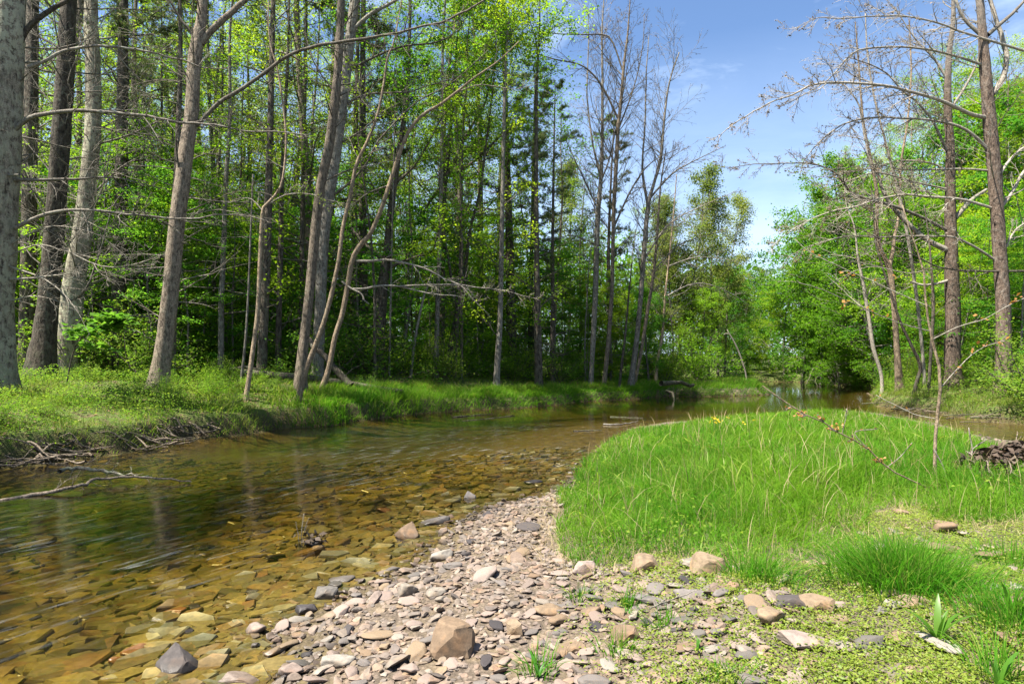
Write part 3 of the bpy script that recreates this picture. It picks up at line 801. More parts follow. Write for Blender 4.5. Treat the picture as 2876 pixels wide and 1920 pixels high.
def build_heroes():
    # ---- left bank
    hero('lichen_trunk_tree', 'thick grey pine trunk covered in pale lichen, cut by the left edge of the photo', 'tree', 11, 'bark_lichen',
         [(-22, 900, 112), (-20, 700, 104), (-12, 500, 100), (0, 300, 98), (8, 120, 96), (14, 0, 92)], [
             dict(p=[(28, 165), (52, 86), (94, 37), (150, 0), (190, -40)], w=17, w1=9, n=0, m='bark_dark', s=.1),
             dict(p=[(30, 300), (67, 270), (112, 259), (180, 251), (262, 255), (337, 264), (412, 277), (487, 289), (562, 307), (637, 311), (712, 319)], w=13, w1=2, s=-.1, n=22, L=.9, lv=1),
             dict(p=[(64, 154), (105, 139), (142, 120), (202, 111), (270, 111), (337, 120), (412, 139), (469, 159), (525, 161)], w=11, w1=2, s=.2, n=18, L=.9),
             dict(p=[(25, 412), (94, 412), (161, 411), (232, 407), (300, 420), (375, 435)], w=10, w1=2, s=.1, n=14, L=.8),
             dict(p=[(35, 522), (82, 499), (124, 487), (180, 482), (240, 487), (319, 497), (397, 506), (469, 504), (544, 504), (619, 517)], w=11, w1=2, s=-.05, n=20, L=.8),
             dict(p=[(20, 340), (8, 380), (20, 400), (45, 405)], w=9, w1=5, n=3, L=.4, s=-.2),
             dict(p=[(25, 585), (90, 560), (170, 575), (240, 590)], w=5, w1=1.2, n=14, L=1.0, s=-.2, m='twig_pale'),
             dict(p=[(25, 640), (110, 638), (190, 632)], w=7, w1=1.5, n=12, L=.9, s=-.15, m='twig_pale'),
             dict(p=[(22, 560), (120, 520), (230, 540), (300, 600)], w=5, w1=1, n=16, L=1.1, s=.1, m='twig_pale'),
             dict(p=[(20, 690), (90, 680), (150, 700)], w=4, w1=1, n=9, L=.7, s=-.1, m='twig_pale'),
             dict(p=[(20, 610), (100, 640), (160, 690), (200, 760)], w=5, w1=1, n=9, L=.7, s=-.2, m='twig_pale')],
         limbmat='twig_grey', ext=9, extl=10, leaf='needle', leafn=1300, leafs=.10, small=26, smallL=2.4, small_rng=(.25, .75), sides=22, small_lv=1)
    hero('pine_tree', 'dark split-based pine just behind the lichen covered trunk', 'tree', 15, 'bark_dark',
         [(95, 848, 74), (104, 760, 60), (115, 650, 55), (130, 450, 50), (140, 300, 48), (150, 150, 45), (158, 0, 38)], [
             dict(p=[(118, 640), (160, 690), (200, 660), (240, 560), (262, 480)], w=9, w1=2, n=8, L=.8, s=.1),
             dict(p=[(130, 560), (230, 610), (330, 600), (420, 560)], w=5, w1=1.2, n=14, L=1.0, s=-.1)],
         limbmat='twig_grey', ext=9, extl=12, leaf='needle', leafn=1300, leafs=.12, small=40, smallL=2.8, small_rng=(.15, .75), sides=16, small_lv=1)
    hero('pine_tree', 'straight lichen-flecked pine, second behind the lichen covered trunk', 'tree', 17, 'bark_lichen',
         [(150, 846, 56), (172, 640, 52), (188, 540, 46), (200, 430, 42), (213, 300, 40), (214, 150, 38), (210, 0, 34)], [
             dict(p=[(222, 330), (300, 310), (370, 280), (420, 270)], w=6, w1=1.5, n=12, L=1.0, s=-.1), dict(p=[(218, 440), (280, 380), (340, 345)], w=6, w1=1.5, n=12, L=1.0)],
         limbmat='twig_grey', ext=9, extl=12, leaf='needle', leafn=1300, leafs=.12, small=44, smallL=2.9, small_rng=(.12, .8), sides=14, small_lv=1)
    hero('pine_tree', 'shadowed pine half hidden between the lichen trunk and the split-based pine', 'tree', 18, 'bark_dark',
         [(60, 848, 40), (66, 500, 36), (72, 200, 32), (76, 0, 28)], ext=9, extl=10, leaf='needle', leafn=2000, leafs=.12, small=24, smallL=2.3, small_rng=(.1, .7), limbmat='twig_grey', small_lv=1)
    hero('brown_trunk_tree', 'stout brown tree on the left bank, forking high above the grass', 'tree', 13.5, 'bark_brown',
         [(364, 890, 54), (369, 850, 46), (382, 752, 43), (394, 640, 42), (405, 520, 41), (419, 412, 40), (428, 340, 38), (440, 262, 36), (446, 150, 36), (455, 80, 33), (466, 0, 26)], [
             dict(p=[(462, 100), (476, 79), (500, 55), (525, 34), (562, 0), (600, -40)], w=19, w1=13, n=3, L=.8, s=.1, m='bark_brown'),
             dict(p=[(450, 100), (430, 60), (416, 41), (390, 0), (375, -30)], w=8, w1=5, n=4, L=.8, s=-.2),
             dict(p=[(446, 290), (465, 274), (506, 232), (544, 210), (600, 172), (656, 131), (712, 109), (784, 100), (859, 94), (908, 88), (964, 71), (1046, 45), (1121, 4), (1160, -20)], w=12, w1=4, n=18, L=1.1, s=-.08),
             dict(p=[(418, 420), (408, 365), (402, 310), (410, 285)], w=6, w1=3, n=3, L=.5, s=-.3, m='twig_dark'),
             dict(p=[(404, 490), (440, 480), (490, 458), (560, 437), (640, 455)], w=4, w1=1.2, n=12, L=.7, s=-.2),
             dict(p=[(440, 200), (380, 180), (300, 190), (240, 215)], w=4, w1=1, n=10, L=.8, s=.2)],
         ext=8, extl=12, leaf='leaf_yel', leafn=2000, leafs=.085, small=10, smallL=1.6, small_rng=(.3, .6), limbmat='twig_dark', buds=250, budmat='leaf_olive', buds_s=.045, sides=18)
    hero('slim_tan_tree', 'slim leaning tan tree with crooked top, right of the stout brown tree', 'tree', 12.5, 'bark_tan',
         [(564, 918, 13), (577, 827, 13), (591, 715, 12), (596, 602, 11), (602, 488, 10), (615, 465, 8), (645, 424, 6.5), (656, 337, 6), (652, 262, 5.5), (637, 161, 5), (619, 94, 4), (617, 0, 3.5)],
         [dict(p=[(602, 482), (570, 455), (520, 470)], w=5, w1=1.2, n=5, L=.5, s=.1), dict(p=[(612, 470), (660, 445), (720, 448), (770, 470)], w=4, w1=1, n=10, L=.6, s=-.1)], limbmat='twig_grey', small=8, smallL=.9, buds=160, budmat='leaf_olive', buds_s=.05, ext=3, sides=10)
    hero('curved_grey_tree', 'stout grey-brown tree curving to the right, paired with a straight trunk behind', 'tree', 16.2, 'bark_brown',
         [(690, 868, 36), (694, 820, 32), (701, 752, 28), (712, 655, 27), (722, 545, 27), (735, 431, 26), (754, 337, 26), (769, 225, 25), (778, 112, 23), (783, 0, 20)], [
             dict(p=[(772, 215), (730, 160), (700, 90), (690, 20)], w=5, w1=2, n=9, L=.9, s=.1), dict(p=[(735, 420), (790, 395), (850, 380), (920, 365)], w=5, w1=1.5, n=9, L=.8, s=-.1)],
         ext=9, extl=14, leaf='leaf_yel', leafn=2400, leafs=.085, small=12, smallL=1.6, small_rng=(.35, .6), limbmat='twig_dark', sides=16, auto=False)
    hero('straight_grey_tree', 'straight grey mottled tree standing just behind the curving grey-brown one', 'tree', 19.5, 'bark_grey',
         [(728, 856, 34), (735, 700, 31), (742, 560, 30), (757, 440, 29), (775, 320, 28), (790, 200, 28), (800, 110, 28), (810, 30, 26), (816, -20, 24)], [
             dict(p=[(803, 75), (850, 30), (900, 5), (960, -30)], w=11, w1=6, n=4, L=1.0, s=-.1, m='twig_grey'),
             dict(p=[(795, 165), (860, 130), (930, 105), (1010, 90), (1060, 60)], w=8, w1=2, n=14, L=1.1, s=-.05),
             dict(p=[(790, 240), (840, 215), (900, 210), (960, 200), (1060, 165)], w=7, w1=2, n=14, L=1.1, s=.1),
             dict(p=[(775, 330), (830, 300), (880, 255), (930, 230)], w=6, w1=1.5, n=10, L=.9),
             dict(p=[(760, 450), (800, 420), (840, 375), (870, 320), (960, 235), (1040, 195), (1120, 120)], w=7, w1=2, n=14, L=1.0, s=-.1),
             dict(p=[(745, 640), (790, 650), (760, 560)], w=4, w1=1, n=4, L=.6)],
         ext=9, extl=14, leaf='leaf_yel', leafn=3500, leafs=.085, small=10, smallL=1.6, small_rng=(.35, .6), limbmat='twig_dark', sides=14, auto=False)
    hero('leaning_thin_tree', 'thin mottled tree leaning right over the bank grass, base nearest the water', 'tree', 14, 'bark_tan',
         [(684, 920, 17), (701, 850, 16), (727, 782, 14), (750, 715, 13), (776, 602, 12), (786, 525, 11), (803, 450, 11), (818, 375, 10), (840, 330, 9), (866, 262, 8), (881, 187, 7), (889, 131, 6), (905, 90, 4)],
         [dict(p=[(818, 380), (850, 350), (905, 325)], w=4, w1=1, n=7, L=.7), dict(p=[(866, 265), (830, 225), (812, 150)], w=3.5, w1=1, n=8, L=.7)], limbmat='twig_grey', small=8, smallL=1.2, small_rng=(.4, .95), ext=3, leaf='leaf_yel', buds=200, budmat='leaf_yel', buds_s=.07, sides=10)
    hero('leaning_thin_tree', 'pale leaning thin tree throwing long low bare branches out to the right', 'tree', 14.5, 'bark_tan',
         [(738, 895, 17), (754, 846, 16), (769, 771, 15), (784, 725, 15), (795, 670, 15), (810, 591, 15), (834, 553, 14), (850, 535, 13), (874, 480, 12), (893, 424, 12), (915, 356, 11), (938, 300, 10), (971, 262, 9), (1009, 240, 8), (1039, 217, 7), (1091, 176, 5.5), (1144, 139, 4), (1190, 95, 3)], [
             dict(p=[(803, 662), (835, 661), (878, 653), (934, 659), (990, 674), (1054, 683)], w=8, w1=2, n=5, L=.6, s=-.15, m='twig_pale'),
             dict(p=[(915, 656), (990, 652), (1050, 652), (1110, 660), (1170, 672), (1235, 694)], w=5, w1=1.2, n=16, L=.7, s=-.1, z=-.3, m='twig_pale'),
             dict(p=[(818, 598), (850, 598), (878, 595), (915, 599), (971, 614), (1016, 640), (1054, 659), (1084, 689), (1112, 718)], w=8, w1=2.5, n=12, L=.7, s=.05, m='twig_pale'),
             dict(p=[(784, 645), (810, 664), (832, 675), (845, 694), (858, 703)], w=6, w1=3, n=2, L=.3, s=-.2, m='twig_pale'),
             dict(p=[(893, 424), (850, 440), (800, 470), (740, 470)], w=4, w1=1, n=9, L=.7, s=.1),
             dict(p=[(1040, 215), (1100, 195), (1180, 200), (1240, 190)], w=4, w1=1, n=10, L=.8)],
         limbmat='twig_grey', small=6, smallL=1.0, small_rng=(.4, .95), buds=320, budmat='leaf_olive', buds_s=.05, sides=10)
    hero('rugged_dark_tree', 'rugged thick dark tree with knobbly base deeper in the middle of the wood', 'tree', 19, 'bark_dark',
         [(865, 862, 46), (867, 800, 40), (870, 752, 37), (877, 659, 33), (889, 584, 26), (893, 520, 21), (905, 420, 18), (918, 330, 15), (935, 200, 11), (940, 60, 8)], [
             dict(p=[(884, 600), (862, 580), (840, 561), (820, 540), (806, 527)], w=14, w1=6, n=4, L=.7, s=.2, m='bark_dark'),
             dict(p=[(888, 615), (930, 598), (952, 590), (987, 580), (1001, 539), (1020, 490)], w=8, w1=3, n=9, L=.9, s=-.1, leaf=1, m='bark_dark'),
             dict(p=[(905, 420), (950, 380), (1000, 300), (1040, 240)], w=8, w1=2, n=12, L=1.2, leaf=1), dict(p=[(900, 480), (850, 420), (830, 360)], w=6, w1=2, n=10, L=1.2, leaf=1)],
         ext=6, extl=16, leaf='leaf_yel', leafn=9000, leafs=.09, limbmat='twig_dark', small=8, smallL=1.6)
    hero('forked_dark_tree', 'dark tree leaning right with two stems close behind the bank grass', 'tree', 21, 'bark_dark',
         [(1028, 866, 19), (1035, 790, 17), (1050, 715, 15), (1061, 659, 13), (1069, 602, 11), (1080, 520, 9), (1100, 440, 8), (1115, 330, 6)], [dict(p=[(1050, 715), (1030, 600), (1015, 480), (1010, 380)], w=9, w1=4, n=8, L=1.0, m='bark_dark')],
         ext=5, extl=8, leaf='leaf_mid', leafn=3500, limbmat='twig_dark', small=10, smallL=1.4)
    hero('forked_dark_tree', 'black-limbed tree forking widely, high above the middle of the wood', 'tree', 26, 'bark_dark',
         [(1012, 862, 18), (1014, 700, 16), (1016, 560, 15), (1018, 450, 16), (1024, 394, 15), (1030, 330, 11), (1040, 220, 8), (1046, 120, 6)], [
             dict(p=[(1020, 410), (1040, 375), (1060, 330), (1084, 285), (1114, 232), (1144, 112)], w=12, w1=4, n=12, L=1.8, leaf=1, m='bark_dark'),
             dict(p=[(1030, 405), (1075, 380), (1103, 355), (1140, 320), (1190, 280)], w=9, w1=3, n=12, L=1.8, leaf=1, m='bark_dark'),
             dict(p=[(1018, 420), (985, 462), (960, 500)], w=10, w1=4, n=6, L=1.2, leaf=1, m='bark_dark')],
         ext=5, extl=10, leaf='leaf_mid', leafn=9000, leafs=.10, limbmat='twig_dark', small=8, smallL=1.8)
    # plain straight trunks inside the wood
    for lab, D, mt, tr, lf in [
        ('straight grey trunk just left of the dark two-stemmed leaning tree', 21, 'bark_grey', [(1000, 866, 15), (1004, 700, 13), (1010, 500, 11), (1014, 300, 9), (1016, 100, 7)], 'leaf_mid'),
        ('straight thin trunk just right of the dark two-stemmed leaning tree', 21.5, 'bark_dark', [(1044, 868, 9), (1052, 700, 8), (1058, 500, 7), (1062, 300, 5)], 'leaf_mid'),
        ('tall grey trunk with an arched low limb, alone in the middle of the wood', 23, 'bark_grey', [(1140, 858, 19), (1147, 740, 16), (1150, 602, 14), (1152, 490, 12), (1155, 330, 10), (1160, 150, 8)], 'leaf_yel'),
        ('stout dark trunk standing where the wood opens, left of the bare creekside stems', 24, 'bark_dark', [(1236, 866, 22), (1234, 760, 20), (1231, 600, 16), (1230, 330, 12), (1232, 180, 8)], 'leaf_mid'),
        ('thin tan trunk just right of the stout dark trunk', 23, 'bark_tan', [(1264, 868, 10), (1272, 740, 8), (1280, 620, 6), (1290, 450, 5)], 'leaf_mid'),
        ('thin straight stem beside the rugged thick dark tree', 18.5, 'bark_grey', [(893, 862, 7), (896, 700, 6), (900, 500, 5), (905, 300, 4)], 'leaf_mid'),
        ('pale thin snag leaning right, broken at its top', 18, 'twig_pale', [(942, 866, 9), (950, 790, 8), (964, 715, 7), (975, 670, 6), (987, 645, 4)], None),
        ('slim dark stem leaning left of the curving grey-brown tree', 19, 'bark_dark', [(600, 846, 30), (606, 700, 27), (612, 560, 24), (616, 420, 20), (622, 200, 16), (626, 0, 13)], 'leaf_yel'),
        ('thin speckled stem close behind the slim leaning tan tree', 14, 'bark_grey', [(553, 878, 8), (562, 790, 7), (568, 700, 6), (574, 560, 5), (580, 400, 4)], None),
        ('dark straight trunk between the brown tree and the curving pair', 22, 'bark_dark', [(690, 850, 16), (692, 650, 15), (695, 400, 13), (699, 200, 11), (702, 0, 8)], 'leaf_mid'),
        ('dark slender trunk just left of the stout brown tree', 19, 'bark_dark', [(360, 856, 15), (362, 700, 14), (372, 560, 12), (392, 380, 10), (404, 200, 8), (410, 20, 6)], 'leaf_yel'),
        ('grey slender trunk right of the stout brown tree, deeper in', 21, 'bark_grey', [(540, 856, 17), (530, 700, 15), (520, 560, 13), (494, 420, 12), (484, 300, 11), (478, 150, 9), (476, 0, 7)], 'leaf_yel'),
    ]:
        hero('forest_tree', lab, 'tree', D, mt, tr, ext=4 if lf else 0, extl=10 if lf else 0, leaf=lf, leafn=4800 if lf else 0, leafs=.11, limbmat='twig_dark', small=30 if lf else 0, smallL=1.9, small_rng=(.12, .95), sides=9)
    # ---- bare stems at the point
    hero('bare_tree', 'tall bare grey stem with a steep side stem, leftmost of the leafless creekside trees', 'tree', 23, 'bark_grey',
         [(1355, 882, 15), (1362, 752, 16), (1367, 640, 16), (1371, 500, 14), (1380, 375, 10), (1382, 187, 7), (1381, 75, 5), (1386, -10, 3)], [
             dict(p=[(1378, 400), (1361, 337), (1348, 244), (1346, 187), (1350, 75), (1352, 10)], w=6, w1=2, n=12, L=1.0, s=.05), dict(p=[(1376, 420), (1400, 360), (1425, 250), (1440, 180)], w=5, w1=1.5, n=10, L=1.0),
             dict(p=[(1372, 480), (1320, 370), (1290, 310)], w=5, w1=1.5, n=10, L=1.2), dict(p=[(1368, 560), (1310, 540), (1250, 560)], w=4, w1=1, n=10, L=1.0)],
         limbmat='twig_grey', small=58, smallL=2.3, small_rng=(.3, .98), small_lv=1, buds=1100, buds_s=.05, smallup=.06, smallang=(.5, 1.0), sides=9)
    hero('bare_tree', 'tallest dark bare tree of the creekside group, with a long branch arching left', 'tree', 22, 'bark_brown',
         [(1386, 884, 14), (1395, 790, 13), (1403, 677, 12), (1406, 565, 11), (1409, 460, 11), (1415, 350, 11), (1418, 290, 10), (1425, 225, 9), (1431, 150, 8), (1440, 75, 5), (1446, -10, 3)], [
             dict(p=[(1417, 270), (1388, 210), (1362, 172), (1328, 146), (1272, 135), (1178, 101), (1140, 95)], w=6, w1=1.5, n=16, L=1.2, s=-.05),
             dict(p=[(1428, 160), (1403, 90), (1376, 79), (1310, 80), (1234, 77), (1200, 75)], w=5, w1=1.5, n=14, L=1.0, s=.05),
             dict(p=[(1408, 520), (1450, 430), (1495, 370), (1560, 335)], w=6, w1=1.5, n=12, L=1.2), dict(p=[(1417, 300), (1450, 210), (1470, 120), (1475, 30)], w=5, w1=1.5, n=12, L=1.1)],
         limbmat='twig_dark', small=58, smallL=2.2, small_rng=(.3, .98), small_lv=1, buds=1100, buds_s=.05, smallup=.06, smallang=(.5, 1.0), sides=9)
    hero('bare_tree', 'bare two-topped tree, thickest stem nearest the point of the left bank', 'tree', 22, 'bark_grey',
         [(1446, 886, 18), (1459, 790, 15), (1470, 677, 14), (1478, 565, 14), (1487, 470, 12), (1500, 420, 9), (1515, 365, 8), (1525, 262, 6), (1536, 187, 4.5), (1558, 120, 3)], [
             dict(p=[(1486, 470), (1474, 400), (1474, 360), (1481, 262), (1485, 150), (1490, 70)], w=8, w1=2, n=14, L=1.1, s=.05), dict(p=[(1490, 455), (1540, 400), (1590, 370), (1650, 340)], w=6, w1=1.5, n=12, L=1.1),
             dict(p=[(1476, 600), (1530, 520), (1600, 480), (1690, 440)], w=5, w1=1.2, n=14, L=1.2, s=-.1)],
         limbmat='twig_grey', small=58, smallL=2.0, small_rng=(.35, .98), small_lv=1, buds=1100, buds_s=.05, smallup=.06, smallang=(.5, 1.0), sides=9)
    hero('bare_tree', 'slender bare stem crossing in front of the two-topped tree', 'tree', 22.6, 'bark_brown',
         [(1455, 884, 10), (1470, 809, 10), (1485, 715, 10), (1500, 621, 9), (1508, 527, 7), (1515, 430, 5), (1528, 340, 3)], [dict(p=[(1500, 620), (1560, 560), (1620, 540), (1700, 520)], w=4, w1=1, n=12, L=1.1)], limbmat='twig_grey', small=34, smallL=1.7, small_rng=(.4, .98), small_lv=1, buds=600, buds_s=.05, smallup=.05, smallang=(.5, 1.0), sides=8)
    hero('bare_tree', 'thin pale bare stem, rightmost of the leafless creekside trees', 'tree', 25, 'bark_tan',
         [(1505, 878, 9), (1508, 827, 9), (1519, 771, 8), (1526, 677, 7), (1534, 602, 5), (1545, 490, 4), (1552, 400, 2.5)], [dict(p=[(1526, 680), (1590, 650), (1650, 660), (1720, 700)], w=4, w1=1, n=12, L=1.2, m='twig_pale'), dict(p=[(1532, 610), (1600, 590), (1680, 600)], w=4, w1=1, n=12, L=1.3, m='twig_pale')], limbmat='twig_grey', small=22, smallL=1.8, small_rng=(.3, .98), small_lv=1, buds=500, buds_s=.05, smallup=.04, sides=8)
    hero('bare_tree', 'short dark crooked stem at the feet of the two-topped bare tree', 'tree', 21, 'bark_dark',
         [(1420, 893, 9), (1428, 820, 8), (1434, 771, 7), (1442, 680, 5), (1450, 600, 3)], limbmat='twig_dark', small=14, smallL=1.2, small_rng=(.3, .98), buds=150, buds_s=.05, sides=8)
    # ---- right bank
    hero('forked_sapling_tree', 'young tree on the right bank forking low into a V of two stems', 'tree', 17, 'bark_tan',
         [(2064, 898, 24), (2058, 809, 17), (2052, 715, 15), (2046, 650, 15), (2040, 612, 15), (2022, 576, 11), (2011, 527, 10), (2012, 450, 9), (2000, 375, 8), (1981, 281, 6), (1970, 150, 5), (1962, 50, 3)], [
             dict(p=[(2040, 615), (2049, 575), (2052, 544), (2064, 487), (2069, 375), (2086, 262), (2090, 150), (2090, 40)], w=11, w1=3, n=14, L=1.1, s=.05, m='bark_tan')],
         limbmat='twig_grey', small=26, smallL=1.6, small_rng=(.35, .97), small_lv=1, buds=700, buds_s=.05, sides=10)
    hero('black_sapling', 'thin blackish crooked stem leaning left beside the V-forked young tree', 'tree', 16, 'bark_dark',
         [(2096, 908, 11), (2104, 870, 10), (2112, 839, 10), (2090, 790, 8), (2064, 734, 7), (2037, 651, 6), (2019, 595, 5), (2007, 546, 4.5), (2004, 490, 3), (1998, 420, 2)], limbmat='twig_dark', small=8, smallL=1.0, buds=80, sides=8)
    hero('black_sapling', 'thin upright green-grey stem between the V-forked tree and the left sycamore', 'tree', 15.5, 'bark_dark',
         [(2130, 900, 9), (2136, 800, 8), (2141, 700, 8), (2136, 610, 6), (2130, 540, 4), (2120, 470, 3)], limbmat='twig_dark', small=10, smallL=1.0, buds=80, sides=8)
    bl = dict(limbmat='twig_pale', small_lv=1, smallup=.03, buds_s=.06)
    hero('sycamore', 'big scaly-barked sycamore, left of the two on the right bank, shaded at its foot', 'tree', 15, 'bark_syc',
         [(2186, 886, 50), (2185, 850, 42), (2184, 809, 41), (2186, 734, 39), (2184, 640, 36), (2182, 545, 30), (2180, 450, 26), (2180, 337, 22), (2174, 262, 20), (2174, 187, 17), (2178, 112, 14), (2186, 56, 12), (2187, -10, 10)], [
             dict(p=[(2172, 572), (2138, 556), (2109, 536), (2060, 487), (2030, 442), (2015, 394), (1996, 356), (1989, 319), (1975, 240), (1940, 190)], w=15, w1=3, n=14, L=1.1, s=.08, m='twig_pale'),
             dict(p=[(2172, 527), (2109, 495), (2052, 472), (1996, 457), (1955, 442), (1936, 420), (1921, 397), (1895, 382), (1857, 371), (1805, 369), (1734, 371), (1647, 381)], w=9, w1=1.6, n=20, L=1.1, s=-.08, m='twig_grey'),
             dict(p=[(2172, 345), (2160, 320), (2142, 281), (2109, 236), (2071, 205), (2034, 165), (1990, 140), (1950, 130)], w=8, w1=2, n=16, L=1.1, s=-.1, m='twig_grey'),
             dict(p=[(2182, 640), (2150, 650), (2110, 655), (2090, 650)], w=9, w1=4, n=4, L=.5, s=-.2), dict(p=[(2190, 500), (2230, 460), (2262, 440)], w=14, w1=7, n=3, L=.7, s=.2),
             dict(p=[(2172, 180), (2140, 130), (2100, 90), (2050, 20)], w=7, w1=2, n=10, L=1.2, s=.1), dict(p=[(2180, 250), (2220, 190), (2245, 120), (2240, 30)], w=8, w1=3, n=8, L=1.0, s=.1),
             dict(p=[(2178, 400), (2140, 375), (2060, 370), (1980, 395), (1930, 400)], w=6, w1=1.5, n=14, L=1.0, s=.1), dict(p=[(2180, 435), (2090, 415), (2010, 395), (1940, 420), (1890, 440)], w=6, w1=1.2, n=14, L=1.0, s=-.1)],
         ext=6, extl=8, small=16, smallL=2.0, small_rng=(.35, .9), buds=2200, sides=18, **bl)
    hero('sycamore', 'big scaly-barked sycamore nearest the right edge, with long bare limbs arching left over the creek', 'tree', 18, 'bark_syc',
         [(2304, 862, 46), (2302, 800, 40), (2300, 696, 37), (2294, 602, 35), (2287, 490, 34), (2279, 375, 34), (2272, 300, 34), (2266, 225, 30), (2261, 169, 28), (2255, 94, 22), (2251, 37, 19), (2246, -10, 18)], [
             dict(p=[(2276, 215), (2300, 180), (2309, 130), (2300, 94), (2285, 50), (2268, 0), (2260, -40)], w=15, w1=9, n=4, L=1.0, s=.15),
             dict(p=[(2266, 80), (2290, 60), (2330, 30), (2360, 0)], w=12, w1=7, n=3, L=1.0, s=.1, m='twig_grey'),
             dict(p=[(2268, 345), (2240, 315), (2202, 289), (2146, 276), (2090, 270), (1996, 268), (1940, 281), (1895, 311), (1857, 360), (1852, 400)], w=9, w1=1.5, n=20, L=1.1, s=-.08),
             dict(p=[(2272, 270), (2230, 262), (2190, 243), (2150, 225), (2090, 207), (2034, 193), (1940, 187), (1865, 193), (1827, 210), (1767, 232), (1696, 274), (1660, 310)], w=11, w1=1.5, n=22, L=1.2, s=-.12),
             dict(p=[(2258, 150), (2202, 131), (2127, 112), (2060, 105), (1977, 112), (1940, 135), (1902, 180), (1857, 210), (1800, 250)], w=7, w1=1.5, n=18, L=1.1, s=-.1),
             dict(p=[(2349, 116), (2277, 94), (2202, 71), (2165, 56), (2090, 37), (2015, 34), (1921, 37), (1876, 32), (1820, 60)], w=7, w1=1.3, n=18, L=1.1, s=-.1),
             dict(p=[(2282, 480), (2262, 472), (2202, 456), (2127, 450), (2071, 446), (2015, 457), (1959, 476), (1895, 491), (1827, 525), (1775, 566)], w=8, w1=1.3, n=20, L=1.1, s=-.1),
             dict(p=[(2288, 600), (2266, 584), (2221, 557), (2180, 542), (2090, 540), (2015, 542), (1940, 540), (1895, 550), (1842, 565), (1805, 587)], w=7, w1=1.3, n=18, L=1.0, s=-.12),
             dict(p=[(2280, 392), (2202, 386), (2090, 388), (1996, 375), (1902, 386)], w=6, w1=1.2, n=16, L=1.0, s=.1),
             dict(p=[(2370, 621), (2300, 621), (2259, 621), (2202, 619), (2150, 610), (2109, 591), (2052, 565), (2004, 539), (1940, 505), (1895, 492)], w=6, w1=1.3, n=16, L=1.0, s=-.1, m='twig_dark'),
             dict(p=[(2270, 100), (2210, 40), (2190, 0)], w=11, w1=6, n=3, L=1.0, s=.1, m='twig_grey'), dict(p=[(2292, 480), (2325, 440), (2349, 400), (2380, 370)], w=10, w1=6, n=5, L=1.0),
             dict(p=[(2286, 410), (2330, 350), (2360, 330)], w=8, w1=4, n=6, L=1.0), dict(p=[(2296, 590), (2330, 530), (2370, 505)], w=6, w1=3, n=8, L=.8)],
         ext=7, extl=10, small=18, smallL=2.0, small_rng=(.3, .9), buds=2800, sides=18, auto=False, **bl)
    hero('leaning_pale_tree', 'pale leaning trunk across the creek, left of the right bank trees', 'tree', 24, 'twig_pale',
         [(2022, 862, 10), (2004, 800, 11), (1995, 740, 10), (1985, 680, 9), (1978, 640, 8), (1968, 590, 6), (1960, 520, 4)], limbmat='twig_pale', small=12, smallL=1.6, small_rng=(.4, .97), sides=8, ext=2, extl=5, leaf='leaf_mid', leafn=1500)
    hero('pale_background_tree', 'tall white-limbed bare tree rising behind the V-forked young tree', 'tree', 22, 'twig_pale',
         [(2120, 850, 9), (2105, 700, 9), (2085, 560, 8), (2070, 480, 8), (2050, 400, 7), (2030, 320, 6), (2005, 220, 5), (1990, 120, 4), (1985, 30, 3)], limbmat='twig_pale', small=24, smallL=2.0, small_rng=(.35, .97), small_lv=1, buds=600, sides=8)
    # ---- foreground sapling on the grass island
    D = 6.3
    hero('bare_sapling', 'slender pale sapling standing alone in the tall grass of the near bar', 'sapling', D, 'bark_tan',
         [(2144, 1106, 10), (2146, 996, 9), (2150, 955, 9), (2157, 895, 8.5), (2154, 839, 8), (2139, 782, 7), (2131, 745, 6), (2124, 696, 5.5), (2120, 640, 5), (2116, 602, 4.5), (2097, 557, 3.5), (2082, 512, 3), (2070, 470, 2)], [
             dict(p=[(2131, 758), (2090, 748), (2052, 737), (1996, 715), (1940, 688), (1884, 666), (1858, 657), (1830, 648)], w=3.6, w1=1, n=4, L=.14, lv=0, s=-.3),
             dict(p=[(2126, 700), (2060, 672), (1990, 640), (1920, 610), (1850, 575), (1820, 545)], w=3.0, w1=1, n=4, L=.12, lv=0, s=.2),
             dict(p=[(2138, 778), (2200, 748), (2258, 730), (2300, 705), (2349, 682), (2400, 660)], w=3.6, w1=1.5, n=4, L=.15, lv=0, s=-.3),
             dict(p=[(2118, 620), (2080, 625), (2010, 610), (1960, 620), (1900, 650)], w=2.5, w1=.8, n=4, L=.12, lv=0, s=.3),
             dict(p=[(2157, 890), (2190, 850), (2240, 800), (2300, 775)], w=3, w1=1, n=4, L=.12, lv=0, s=.3),
             dict(p=[(2152, 960), (2100, 950), (2060, 930), (2010, 905)], w=2, w1=.8, n=3, L=.1, lv=0, s=.3)],
         limbmat='twig_pale', buds=70, budmat='orange_leaf', buds_s=.045, sides=10)
    hero('leaning_twig', 'thin leaning branch with swelling brown buds slanting over the tall grass', 'branch', 5.9, 'bark_tan',
         [(2142, 1130, 5), (2090, 1100, 4.2), (2034, 1071, 4), (1985, 1022, 3.8), (1932, 996, 3.5), (1902, 977, 3.2), (1887, 966, 3), (1850, 951, 3.6), (1824, 936, 3.2), (1797, 917, 2.8), (1767, 899, 2), (1749, 884, 1.4)], [
             dict(p=[(1932, 994), (1940, 960), (1945, 935)], w=2.4, w1=1, n=3, L=.06, lv=0, s=0), dict(p=[(2034, 1070), (2060, 1050), (2086, 1014)], w=2.2, w1=1, n=3, L=.05, lv=0, s=0), dict(p=[(1985, 1022), (1960, 990), (2005, 985)], w=2, w1=1, n=3, L=.05, lv=0)],
         limbmat='twig_grey', small=14, smallL=.07, small_rng=(.3, .98), buds=150, budmat='orange_leaf', buds_s=.026, sides=8)
